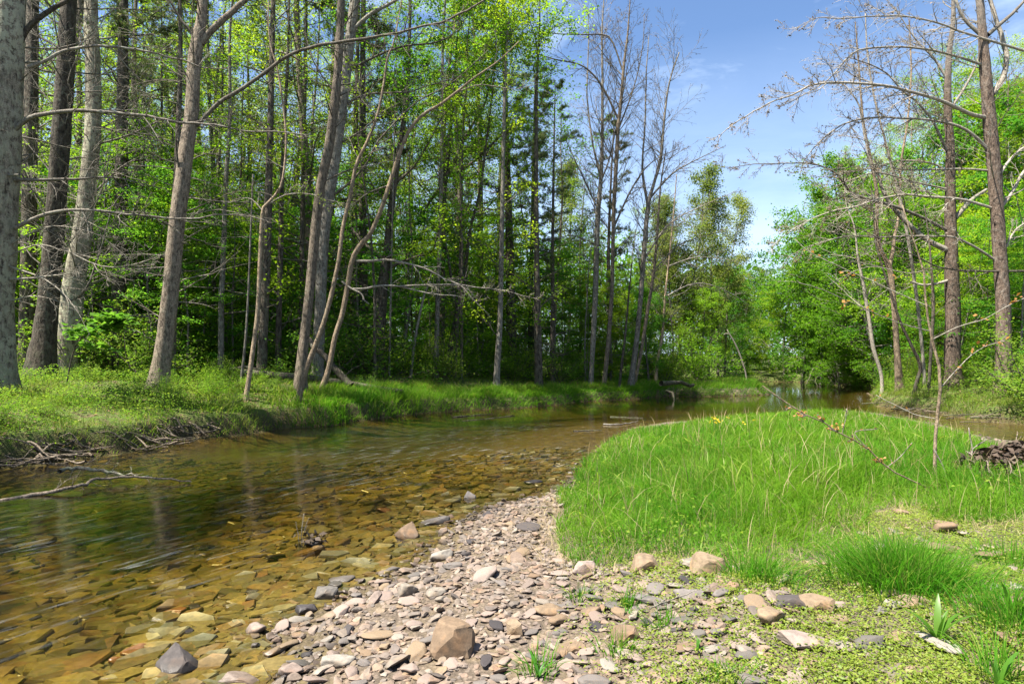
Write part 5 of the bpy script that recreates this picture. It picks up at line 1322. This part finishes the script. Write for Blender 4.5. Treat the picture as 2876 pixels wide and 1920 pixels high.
# ------------------------------------------------------------------ grass and low plants
def build_plants():
    rng = np.random.default_rng(14)
    # tall grass of the near bar
    n = 420000
    y = 3.6 + rng.random(n) ** 1.0 * 13.6; x = rng.uniform(-.2, 13, n)
    jx = x + .35 * fbm(x * 1.6, y * 1.6); jy = y + .35 * fbm(x * 1.6 + 31, y * 1.6)
    dens = np.clip((5.2 / y) ** 1.35, 0, 1)
    k = inpoly(jx, jy, GRASS) & (dxof(x, y) < 2560) & (rng.random(n) < dens)
    x, y = x[k], y[k]; z = height(x, y)
    edge = dpoly(x, y, GRASS + [GRASS[0]])
    cl = 1.5 * fbm(x * 3.2, y * 3.2, 3); big = fbm(x * .55 + 3, y * .55, 3)
    tall = .78 * (.19 + .17 * ss(edge / .9) + .20 * cl + .16 * big) * rng.uniform(.6, 1.2, len(x))
    tall = np.clip(tall, .06, .62) * (1 - .42 * ss((y - 9.5) / 4))
    a = fbm(x * 1.5 + 50, y * 1.5, 3) * 13; ln = .40 + .7 * rng.random(len(x)) + .3 * cl
    lean = np.stack([np.cos(a), np.sin(a)], 1) * ln[:, None] * .55 + rng.normal(0, .5, (len(x), 2))
    bare = fbm(x * 1.1 + 20, y * 1.1 + 4, 3); kk = rng.random(len(x)) < np.clip(1.15 - 3.0 * np.maximum(bare - .10, 0) * (y < 8), .15, 1); tall = np.where(kk, tall, tall * .4)
    wid = .0056 * (y / 5) ** .7 * rng.uniform(.7, 1.4, len(x))
    v, q = blades(np.stack([x, y, z - .01], 1), tall, wid, lean, rng)
    tag(link('tall_grass', mesh_from('tall_grass', v, q, None, M['grass'], True)), kind='stuff')
    print('tall grass', len(x))
    # coarse pale blades and dead stalks standing among the finer grass
    m = 2600; ii = rng.integers(0, len(x), m); ii = ii[rng.random(m) < np.clip(.35 + 2.5 * fbm(x[ii] * .8 + 11, y[ii] * .8, 2), .03, 1)]
    v, q = blades(np.stack([x[ii], y[ii], z[ii]], 1), tall[ii] * rng.uniform(.9, 1.35, len(ii)) + .05, wid[ii] * 2.6, rng.normal(0, .8, (len(ii), 2)), rng)
    tag(link('coarse_grass', mesh_from('coarse_grass', v, q, None, M['cover'], True)), kind='stuff')
    m = 16000; ii = rng.integers(0, len(x), m); ii = ii[rng.random(m) < np.clip(-.1 + 3.2 * fbm(x[ii] * .9 + 51, y[ii] * .9, 3), 0, 1)]
    tag(link('grass_weeds', leafmesh('grass_weeds', np.stack([x[ii], y[ii], z[ii] + tall[ii] * rng.uniform(.4, .95, len(ii))], 1), .034, rng, M['under'], tilt=.7)), kind='stuff')
    m = 900; ii = rng.integers(0, len(x), m)
    v, q = blades(np.stack([x[ii], y[ii], z[ii]], 1), tall[ii] * 1.1 + rng.uniform(.05, .2, m), wid[ii] * .8, rng.normal(0, .25, (m, 2)), rng)
    tag(link('dead_grass', mesh_from('dead_grass', v, q, None, M['dry_grass'], True)), kind='stuff')
    # tufts on the right foreground and broad tuft
    P_, Hh, Ln = [], [], []
    for dx, dy, rad, m, hh in [(2065, 1345, .30, 2600, .30), (2010, 1325, .14, 300, .18), (2120, 1340, .12, 300, .18), (1720, 1325, .22, 500, .17), (1780, 1335, .16, 300, .14), (2330, 1440, .22, 500, .24), (1420, 1500, .08, 60, .14), (1520, 1440, .08, 60, .14), (1235, 1545, .08, 70, .16),
                               (1440, 1395, .07, 60, .14), (1330, 1375, .06, 50, .12), (2290, 1555, .12, 120, .2), (1660, 1560, .1, 120, .1), (2320, 1290, .25, 300, .16)]:
        X, Y, Z = Gh(dx, dy)
        p = np.stack([X + rng.normal(0, rad * .5, m), Y + rng.normal(0, rad * .45, m)], 1)
        P_.append(p); Hh.append(np.full(m, hh) * rng.uniform(.5, 1.2, m)); Ln.append((p - np.array([[X, Y]])) / rad * .7 + rng.normal(0, .3, (m, 2)))
    p = np.concatenate(P_); z = height(p[:, 0], p[:, 1])
    v, q = blades(np.column_stack([p, z - .01]), np.concatenate(Hh), .005 * rng.uniform(.7, 1.3, len(p)), np.concatenate(Ln), rng)
    tag(link('grass_tufts', mesh_from('grass_tufts', v, q, None, M['grass'], True)), kind='stuff')
    # dry straw along the foot of the tall grass
    n = 30000; y = rng.uniform(3.4, 6.5, n); x = rng.uniform(0, 5.5, n)
    d = dpoly(x, y, GRASS[4:23]); k = (d < .30) & (rng.random(n) < .5 * np.exp(-d / .12)) & ~inpoly(x, y - .05, WATER)
    x, y = x[k], y[k]
    v, q = blades(np.stack([x, y, height(x, y)], 1), rng.uniform(.05, .16, len(x)), np.full(len(x), .0035), rng.normal(0, .9, (len(x), 2)), rng)
    tag(link('dry_grass', mesh_from('dry_grass', v, q, None, M['dry_grass'], True)), kind='stuff')
    # bank grass: lush along the far part of the left bank, patchy at its near end, the spit and the right bank
    n = 900000
    y = np.exp(rng.uniform(math.log(6.5), math.log(38), n)); x = rng.uniform(-1.0, 1.0, n) * y * .92
    z, ins, dL, dB, dR, dF = height(x, y, True)
    dx = dxof(x, y)
    lush = ss((dx - 560) / 250); cl = fbm(x * 1.3, y * 1.3, 3) + .5 * fbm(x * .4, y * .4, 2)
    onL = ~ins & (dL < np.minimum(np.minimum(dB, dR), dF))
    pl = np.where(onL, lush * (ss((2.6 - dL) / 1.2) + 1.2 * np.exp(-(dL / .35) ** 2) + .16 * ss((9 - dL) / 5)) + (1 - lush) * (.42 * ss((7 - dL) / 3)) * np.clip(.6 + 2.2 * cl, .05, 1), 0)
    onR = ~ins & (dR < np.minimum(np.minimum(dB, dL), dF))
    pl = np.where(onR, (.55 * ss((8 - dR) / 4)) * np.clip(.7 + 2 * cl, .05, 1), pl)
    onF = ~ins & (dF < np.minimum(np.minimum(dB, dL), dR)); pl = np.where(onF, .55, pl)
    # samples thin out as 1/y^2 already (log depth, linear width)
    k = rng.random(n) < np.clip(pl * .75, 0, 1)
    x, y, z, dL, dR, lush, onL, cl = x[k], y[k], z[k], dL[k], dR[k], lush[k], onL[k], cl[k]
    hh = np.where(onL, .19 + .13 * lush * ss((2.5 - dL) / 2), .20) * (1 + 1.7 * cl) * rng.uniform(.6, 1.3, len(x)); hh = np.clip(hh, .05, .6)
    a = fbm(x * 1.1 + 9, y * 1.1, 3) * 10
    lean = np.stack([np.cos(a), np.sin(a)], 1) * .5 + rng.normal(0, .35, (len(x), 2))
    rim = np.exp(-np.minimum(dL, dR) / .4)
    lean += np.stack([np.where(onL, .55, -.3), np.where(onL, -.75, -.6)], 1) * rim[:, None] * .9
    wid = .0040 * (y / 5) ** .85 * rng.uniform(.7, 1.4, len(x))
    v, q = blades(np.stack([x, y, z - .01], 1), hh, wid, lean, rng)
    lushb = (lush * np.exp(-np.maximum(dL - .2, 0) / 1.4) > rng.random(len(x)) * .8) & onL
    q3 = q.reshape(-1, 3, 4)
    for nm, mk, mt in (('bank_grass', lushb, 'grass'), ('wild_grass', ~lushb, 'grass_bank')):
        ii = np.nonzero(mk)[0]
        vv = v.reshape(-1, 8, 3)[ii].reshape(-1, 3); b = (np.arange(len(ii)) * 8)[:, None]
        qq = np.concatenate([b + np.array([[0, 1, 3, 2]]), b + np.array([[2, 3, 5, 4]]), b + np.array([[4, 5, 7, 6]])], 1).reshape(-1, 4)
        tag(link(nm, mesh_from(nm, vv, qq, None, M[mt], True)), kind='stuff')
    print('bank grass', len(x))
    # leafy undergrowth on both banks
    n = 420000
    y = np.exp(rng.uniform(math.log(7), math.log(40), n)); x = rng.uniform(-1, 1, n) * y * .95
    z, ins, dL, dB, dR, dF = height(x, y, True); dx = dxof(x, y)
    cl = fbm(x * 1.5 + 70, y * 1.5, 3); c2 = fbm(x * 4 + 7, y * 4, 2)
    onL = ~ins & (dL < np.minimum(np.minimum(dB, dR), dF)); onR = ~ins & (dR < np.minimum(np.minimum(dB, dL), dF)); onF = ~ins & (dF < np.minimum(np.minimum(dB, dL), dR))
    pr = np.where(onL, np.where(dx < 640, 1.0 * ss((9 - dL) / 5), .12 * ss((dL - 1) / 2) * ss((14 - dL) / 6)), np.where(onR, 1.0 * ss((9 - dR) / 5), np.where(onF, .7, 0))) * np.clip(.45 + 2.4 * cl + 1.0 * c2, 0.02, 1)
    pr *= ss(np.minimum(dL, dR) / .25)
    k = rng.random(n) < pr
    x, y, z, cl, onR = x[k], y[k], z[k], cl[k], onR[k]
    hg = (.06 + .42 * np.clip(cl + .22, 0, 1) + .12 * onR) * rng.random(len(x)) ** .8 * 1.6
    v, q = leaves(np.stack([x, y, z + hg], 1), .042 * (y / 10) ** .5, rng, tilt=.6)
    tag(link('undergrowth', mesh_from('undergrowth', v, q, None, M['under'], True)), kind='stuff')
    print('undergrowth', len(x))
    # fallen leaves on the forest floor and banks
    n = 76000
    y = np.exp(rng.uniform(math.log(7), math.log(36), n)); x = rng.uniform(-1, 1, n) * y * .95
    z, ins, dL, dB, dR, dF = height(x, y, True)
    k = ~ins & (np.minimum(dL, dR) < dB) & (rng.random(n) < .45 * np.clip(.4 + 2 * fbm(x * .9, y * .9, 2), .05, 1))
    v, q = leaves(np.stack([x, y, z + .015], 1)[k], .07, rng, tilt=.4)
    tag(link('fallen_leaves', mesh_from('fallen_leaves', v, q, None, M['litter'], True)), kind='stuff')
    # low ground cover between the foreground stones
    n = 420000
    y = 2.3 + rng.random(n) ** 1.3 * 4.6; x = rng.uniform(-.3, 6, n)
    z, ins, dL, dB, dR, dF = height(x, y, True)
    rt = ss((x + .05 - .06 * y) / 1.0); cl = fbm(x * 3.2, y * 3.2, 3); c2 = fbm(x * 9, y * 9, 2)
    jx = x + .2 * fbm(x * 2, y * 2)
    pr = rt * np.clip(.85 + 2.4 * cl + 1.8 * c2 + .25 * (x / y - .35), 0, 1) * (~ins)
    pr *= np.where(inpoly(jx, y, GRASS), .35, 1)
    k = rng.random(n) < pr * .8
    x, y, z, cl, c2 = x[k], y[k], z[k], cl[k], c2[k]
    v, q = leaves(np.stack([x, y, z + .012 + rng.random(len(x)) ** 1.2 * (.022 + .05 * np.clip(cl + c2 + .1, 0, 1))], 1), .0165, rng, tilt=.55, aspect=.5)
    tag(link('ground_cover', mesh_from('ground_cover', v, q, None, M['cover'], True)), kind='stuff')
    print('ground cover', len(x))
    # broad-bladed plants
    for i, (dx, dy, sz, m, lab) in enumerate([(2150, 1485, .26, 9, 'broad-bladed green plant, biggest of its kind, among stones at lower right'), (1235, 1562, .16, 7, 'broad-bladed seedling at the bottom edge right of the big blocky rock'),
                                              (1600, 1500, .10, 6, 'broad-bladed seedling left of the flat oblong pinkish slab'), (1440, 1420, .10, 6, 'broad-bladed seedling right of the oval tan stone'),
                                              (2320, 1420, .24, 8, 'broad-bladed plant leaning in at the right edge'), (2290, 1585, .2, 8, 'broad-bladed plant at the bottom right corner')]):
        X, Y, Z = Gh(dx, dy); r = np.random.default_rng(60 + i); sz *= .85
        m = int(m * 1.1); a = np.arange(m) * 2.4 + r.random(m) * 1.5; ln = r.uniform(.3, 1.35, m)[:, None]
        ts = np.linspace(0, 1, 7); B = MB()
        for j in range(m):
            L = sz * r.uniform(.6, 1.1); dr = np.array([math.cos(a[j]), math.sin(a[j]), 0]); sd = np.array([-dr[1], dr[0], 0])
            c = dr[None] * (L * .75 * ln[j] * ts ** 1.5)[:, None]; c[:, 2] = L * (ts - .35 * ln[j] * ts ** 2.6)
            w = L * .055 * np.sin(np.pi * np.clip(.12 + .88 * ts, 0, 1)) ** .8 + .0008
            mid = c + np.array([0, 0, -.18]) * w[:, None]
            vv = np.stack([c - sd * w[:, None], mid, c + sd * w[:, None]], 1).reshape(-1, 3)
            ii = np.arange(21).reshape(7, 3)
            qq = np.concatenate([np.stack([ii[:-1, s_], ii[:-1, s_ + 1], ii[1:, s_ + 1], ii[1:, s_]], -1) for s_ in (0, 1)])
            B.add(vv, qq)
        o = link('broad_leaf_plant', B.mesh('broad_leaf_plant', M['broad'])); o.location = (X, Y, Z)
        tag(o, lab, 'plant')
    # yellow flowers and a pale leaf in the grass
    X, Y, Z = Gh(1650, 1025); B = MB(); r = np.random.default_rng(3)
    rt_ = tag(empty('flowering_plant', (X, Y, Z)), 'small plant with yellow flowers in the tall grass', 'flower'); Fm = []
    for j in range(12):
        b = r.normal(0, .14, 2); tip = np.array([b[0] * 1.3, b[1], r.uniform(.36, .46)])
        tube(B, resample([[b[0], b[1], 0], [b[0] * 1.1, b[1], .2], tip], 5), .003, 4); Fm.append(tip + r.normal(0, .012, (7, 3)))
    link('stems', B.mesh('stems', M['broad']), rt_)
    v, q = leaves(np.concatenate(Fm), .022, r, tilt=.5, aspect=.9); link('blossoms', mesh_from('blossoms', v, q, None, M['flower'], True), rt_)


# ------------------------------------------------------------------ sticks, logs, leaf heap
def stick(pts, r0, r1, mat, label, rng, name='stick', cat='stick', group=None, tw=3, L=.2, sides=6, buds=0):
    pts = np.asarray(pts, float); base = pts[0].copy()
    k = max(8, len(pts) * 3); pa = resample(pts, k); pa += rng.normal(0, r0 * .5, pa.shape) * np.linspace(.2, 1, k)[:, None]; rr = np.linspace(r0, r1, k)
    B = MB(); tube(B, pa, rr, sides, .05, rng)
    if tw: twig(B, pa, rr, rng, tw, L, 1 if tw > 5 else 0, None, .0, .18, (.5, 1.1), .3, .15, .0025, 5)
    o = link(name, B.mesh(name, M[mat], base)); o.location = base
    return tag(o, label, cat, group)


def build_wood():
    rng = np.random.default_rng(8)
    W = lambda pts, z: [(*G(a, b, z), z) for a, b in pts]
    stick([(*G(a, b, z), z) for a, b, z in [(-30, 1156, -.02), (55, 1138, .0), (105, 1130, .02), (150, 1120, .05), (190, 1111, .07), (220, 1098, .08), (280, 1093, .08), (360, 1096, .05), (400, 1101, .03), (440, 1103, .02)]], .026, .008, 'driftwood',
          'long fallen branch lying in the creek, lower of the two crossing limbs', rng, 'fallen_branch', 'branch', None, 12, .35, 7)
    stick([(*G(a, b, z), z) for a, b, z in [(136, 1080, .12), (160, 1073, .13), (215, 1076, .13), (260, 1083, .10), (300, 1088, .08), (340, 1092, .06)]], .028, .010, 'bark_lichen',
          'lichen-grey fallen limb propped above the creek on another branch', rng, 'fallen_branch', 'branch', None, 10, .3, 7)
    for pts, z, r0, lab in [([(1039, 956), (1080, 952), (1129, 949)], .03, .03, 'dark thin stick on the water below the left bank grass'), ([(1384, 972), (1420, 973), (1463, 966)], .05, .03, 'pale bent log half sunk at the head of the riffle'),
                            ([(1316, 988), (1380, 985)], .02, .03, 'dark stick in the riffle left of the near bar tip'), ([(1400, 955), (1475, 958)], .02, .025, 'thin dark stick on the smooth water upstream'), ([(1180, 952), (1130, 958), (1060, 964)], .02, .02, 'thin broken branch lying along the left bank waterline')]:
        stick(W(pts, z * .3), r0 * .7, r0 * .35, 'bark_grey' if 'pale' in lab else 'bark_dark', lab, rng, 'drift_stick', 'stick', None, 2, .3)
    # log and root at the point
    a = P(1516, 878, 26); b = P(1590, 874, 27.5); a[2] = .62; b[2] = .55
    stick([a, (a + b) / 2 + np.array([0, 0, .05]), b], .11, .07, 'bark_dark', 'dark log lying across the point of the left bank', rng, 'log', 'log', None, 5, .7, 9)
    c = P(1528, 893, 25.5); c[2] = .35; d_ = P(1548, 908, 25); d_[2] = -.05
    stick([c, (c + d_) / 2 + np.array([.1, 0, .08]), d_], .06, .03, 'bark_dark', 'pale bare root reaching into the water at the point', rng, 'root', 'root', None, 5, .5, 9)
    # drifted sticks and roots along the foot of the left bank
    lb = np.array([(-30, 1082), (60, 1070), (130, 1060), (200, 1046), (270, 1036), (330, 1026), (400, 1008), (450, 1003)])
    for i in range(72):
        t = rng.random() ** .8; j = t * 7; k = min(int(j), 6); f = j - k
        dx, dy = lb[k] * (1 - f) + lb[k + 1] * f
        x, y = G(dx, dy); y += rng.uniform(-.12, .22); x += rng.normal(0, .12) - .08
        a0 = rng.normal(.55, .55) + (math.pi if rng.random() < .5 else 0); L = rng.uniform(.35, 1.3)
        n = 5; us = np.linspace(-.5, .5, n)[:, None] * L * np.array([[math.cos(a0), math.sin(a0)]]) + np.array([[x, y]]) + np.cumsum(rng.normal(0, .05, (n, 2)), 0)
        zz = np.clip(height(us[:, 0], us[:, 1]), 0, .2) + .02 + rng.random() * .13 + rng.normal(0, .03, n)
        stick(np.column_stack([us, zz]), rng.uniform(.008, .022), .004, 'driftwood' if rng.random() < .7 else 'twig_dark', 'bare stick in the driftwood tangle along the foot of the left bank', rng, 'drift_stick', 'stick', 'driftwood sticks at the foot of the left bank', 3, .25, 5)
    # dead wood on the forest floor behind the brown tree
    for p0, p1, D, z0, z1, lab in [((700, 902), (560, 896), 17, .1, .12, 0), ]: pass
    for (ax, ay, az), (bx, by, bz), r_, lab in [((-7.6, 17.5, .18), (-3.3, 18.3, .18), .11, 'mossy fallen log on the forest floor right of the stout brown tree'), ((-4.6, 17.8, .15), (-6.2, 18.6, 1.3), .10, 'short dead trunk leaning on the mossy fallen log'), ((-9.0, 18.6, .15), (-7.2, 18.2, .3), .06, 'thin dead branch on the forest floor left of the brown tree')]:
        q0 = np.array([ax, ay, h1(ax, ay) + az]); q1 = np.array([bx, by, h1(bx, by) + bz])
        stick([q0, (q0 + q1) / 2 + np.array([0, 0, .06]), q1], r_, r_ * .7, 'bark_dark', lab, rng, 'log', 'log', None, 5, .8, 9)
    # small sticks in the foreground
    X, Y, Z = Gh(1545, 1400)
    stick([(*G(1490, 1402, .25), .27), (*G(1540, 1392, .25), .29), (*G(1600, 1374, .26), .31)], .005, .002, 'twig_pale', 'thin fallen twig lying over dark stones below the tall grass', rng, 'twig', 'twig', None, 3, .08, 5)
    # twig clump stranded in mid water
    X, Y = G(690, 1243)
    for i, (a, b) in enumerate([(.02, .24), (-.05, .17), (.06, .2)]):
        stick([(X, Y, -.1), (X + a * .5, Y, b * .5), (X + a, Y + .02, b)], .004, .002, 'twig_pale', 'upright twig of the little cluster standing in mid water', rng, 'twig', 'twig', 'twigs standing in mid water', 2, .07, 5)
    r = np.random.default_rng(4); X, Y = G(718, 1246); B = MB()
    r0 = tag(empty('leaf_clump', (X, Y, 0)), 'soggy clump of dark leaves and a brown curl stranded beside upright twigs', 'leaf clump')
    v, t = stone_shape(r, 2, .5, 8); link('mud_core', mesh_from('mud_core', v * .06, None, t, M['stone_dark'], True), r0)
    link('leaves', leafmesh('leaves', np.column_stack([r.normal(0, .05, 60), r.normal(0, .04, 60), np.abs(r.normal(.03, .025, 60))]), .06, r, M['litter_dark'], tilt=1.0), r0)
    # leaf heap at the right
    X, Y, Z = Gh(2385, 1105); Y += .4; X += .15; Z = h1(X, Y)
    hp = tag(empty('leaf_heap', (X, Y, Z)), 'heap of dark wet leaves caught against roots at the right edge', 'leaf heap')
    u = np.linspace(0, 1, 9); w = np.linspace(0, 2 * math.pi, 25)[:-1]
    U, Wm = np.meshgrid(u, w, indexing='ij'); R = .62 * U * (1 + .15 * np.sin(3 * Wm) + .1 * np.sin(5 * Wm + 1)); zz = .27 * (1 - U ** 1.6) - .04
    v = np.stack([R * np.cos(Wm), R * .7 * np.sin(Wm), zz + r.normal(0, .012, zz.shape)], -1).reshape(-1, 3); i = np.arange(9 * 24).reshape(9, 24); jn = np.roll(i, -1, 1)
    q = np.stack([i[:-1], i[1:], jn[1:], jn[:-1]], -1).reshape(-1, 4)
    link('mound', mesh_from('mound', v, q, None, M['litter_dark'], True), hp)
    m = 1500; uu = np.sqrt(r.random(m)); ww = r.random(m) * 6.283; rr_ = .64 * uu
    link('leaves', leafmesh('leaves', np.column_stack([rr_ * np.cos(ww), rr_ * .7 * np.sin(ww), .27 * (1 - uu ** 1.6) + r.normal(.0, .02, m)]), .085, r, M['litter_dark'], tilt=.8), hp)
    for i in range(7):
        x0, y0 = X + r.normal(-.1, .35), Y + r.normal(-.2, .2); z0 = h1(x0, y0)
        a0 = r.random() * 6.28; L = r.uniform(.4, .9)
        stick([(x0, y0, z0 + .02), (x0 + .5 * L * math.cos(a0), y0 + .3 * L * math.sin(a0), z0 + .25), (x0 + L * math.cos(a0), y0 + .6 * L * math.sin(a0), z0 + r.uniform(.1, .5))], .009, .003, 'driftwood', 'bare grey stick poking out of the dark leaf heap', r, 'drift_stick', 'stick', 'sticks in the leaf heap', 4, .2, 5)
    # roots and drift along the right bank edge
    for i in range(18):
        t = r.random(); pts = [(2010, 934), (2080, 942), (2150, 952), (2230, 966), (2340, 980)]; j = t * 4; k = min(int(j), 3); f = j - k
        dx = pts[k][0] * (1 - f) + pts[k + 1][0] * f; dy = pts[k][1] * (1 - f) + pts[k + 1][1] * f
        x, y = G(dx, dy); y += r.uniform(0, .5); a0 = r.normal(.0, .5); L = r.uniform(.4, 1.3); n = 5
        us = np.linspace(-.5, .5, n)[:, None] * L * np.array([[math.cos(a0), math.sin(a0)]]) + np.array([[x, y]]) + np.cumsum(r.normal(0, .05, (n, 2)), 0)
        zz = np.maximum(height(us[:, 0], us[:, 1]), 0) + .02 + r.random() * .12 + np.linspace(0, r.uniform(-.1, .3), n)
        stick(np.column_stack([us, zz]), r.uniform(.010, .022), .004, 'driftwood' if i % 3 == 0 else 'bark_dark', 'bare root or stick along the cut edge of the right bank', r, 'drift_stick', 'stick', 'roots and sticks along the right bank', 3, .3, 5)
    # dark roots hanging under the far undercut bank
    for i in range(16):
        dx = r.uniform(1870, 2000); x, y = G(dx, 885); y += r.uniform(-.2, .6)
        p0 = np.array([x, y, .9 + r.normal(0, .2)]); p1 = p0 + np.array([r.normal(0, .7), -.5, -.5]); p2 = p1 + np.array([r.normal(0, .5), -.3, -.5])
        stick([p0, p1, p2], r.uniform(.03, .06), .015, 'bark_dark', 'dark root hanging from the undercut far bank', r, 'root', 'root', 'roots under the undercut far bank', 3, .6, 5)


# ------------------------------------------------------------------ sky, sun, camera
def build_light():
    w = bpy.data.worlds.new('World'); SC.world = w; w.use_nodes = True
    nt = w.node_tree; nt.nodes.clear(); L = nt.links.new
    out = N(nt, 'ShaderNodeOutputWorld'); bg = N(nt, 'ShaderNodeBackground')
    EL, AZ = 62, 120          # degrees; azimuth to the left of the view
    sky = N(nt, 'ShaderNodeTexSky'); sky.sky_type = 'NISHITA'; sky.sun_disc = False
    sky.sun_elevation = math.radians(EL); sky.sun_rotation = math.radians(-AZ)
    sky.air_density = 1.0; sky.dust_density = 1.3; sky.ozone_density = 2.5
    tc = N(nt, 'ShaderNodeTexCoord')
    n = noise(nt, mapping(nt, tc.outputs['Generated'], (2.2, 2.2, 7)), 1.6, 6, .6, .5)
    f = ramp(nt, [(.53, 0), (.80, .45)], n.outputs[0]).outputs[0]
    sz_ = N(nt, 'ShaderNodeSeparateXYZ'); L(tc.outputs['Generated'], sz_.inputs[0])
    hz = ramp(nt, [(0, .55), (.45, 0)], sz_.outputs[2]).outputs[0]
    f = math_(nt, 'MAXIMUM', f, math_(nt, 'MULTIPLY', hz, ramp(nt, [(.3, .55), (.65, 1.2)], n.outputs[0]).outputs[0]))
    c = mixc(nt, f, sky.outputs[0], (8.2, 8.5, 8.9))
    c = mixc(nt, 1, c, (.86, .97, 1.08), 'MULTIPLY')
    L(c, bg.inputs[0]); bg.inputs[1].default_value = .058
    L(bg.outputs[0], out.inputs[0])
    ld = bpy.data.lights.new('sun', 'SUN'); ld.energy = 5; ld.angle = math.radians(.55); ld.color = (1, .95, .86)
    lo = bpy.data.objects.new('sun', ld); COL.objects.link(lo)
    e, a = math.radians(EL), math.radians(AZ)
    s = Vector((-math.sin(a) * math.cos(e), math.cos(a) * math.cos(e), math.sin(e)))
    lo.rotation_euler = (-s).to_track_quat('-Z', 'Y').to_euler(); lo.location = s * 40
    cd = bpy.data.cameras.new('camera'); co = bpy.data.objects.new('camera', cd); COL.objects.link(co)
    cd.sensor_width = 36; cd.lens = 22; cd.shift_y = (HZ - 341.5) / 1024; cd.clip_start = .05; cd.clip_end = 2000
    co.location = (0, 0, H); co.rotation_euler = (math.pi / 2, 0, 0); SC.camera = co
    SC.view_settings.view_transform = 'Standard'; SC.view_settings.look = 'None'; SC.view_settings.gamma = 1
    SC.view_settings.exposure = 1.95
    cy = SC.cycles
    cy.max_bounces = 10; cy.diffuse_bounces = 7; cy.glossy_bounces = 3; cy.transmission_bounces = 4; cy.transparent_max_bounces = 8
    cy.sample_clamp_indirect = 6; cy.use_denoising = True; cy.caustics_reflective = False; cy.caustics_refractive = False


import time
_t = time.time()
for fn in (build_light, build_ground, build_forest, build_heroes, build_stones, build_plants, build_wood):
    fn(); print(fn.__name__, round(time.time() - _t, 1)); _t = time.time()
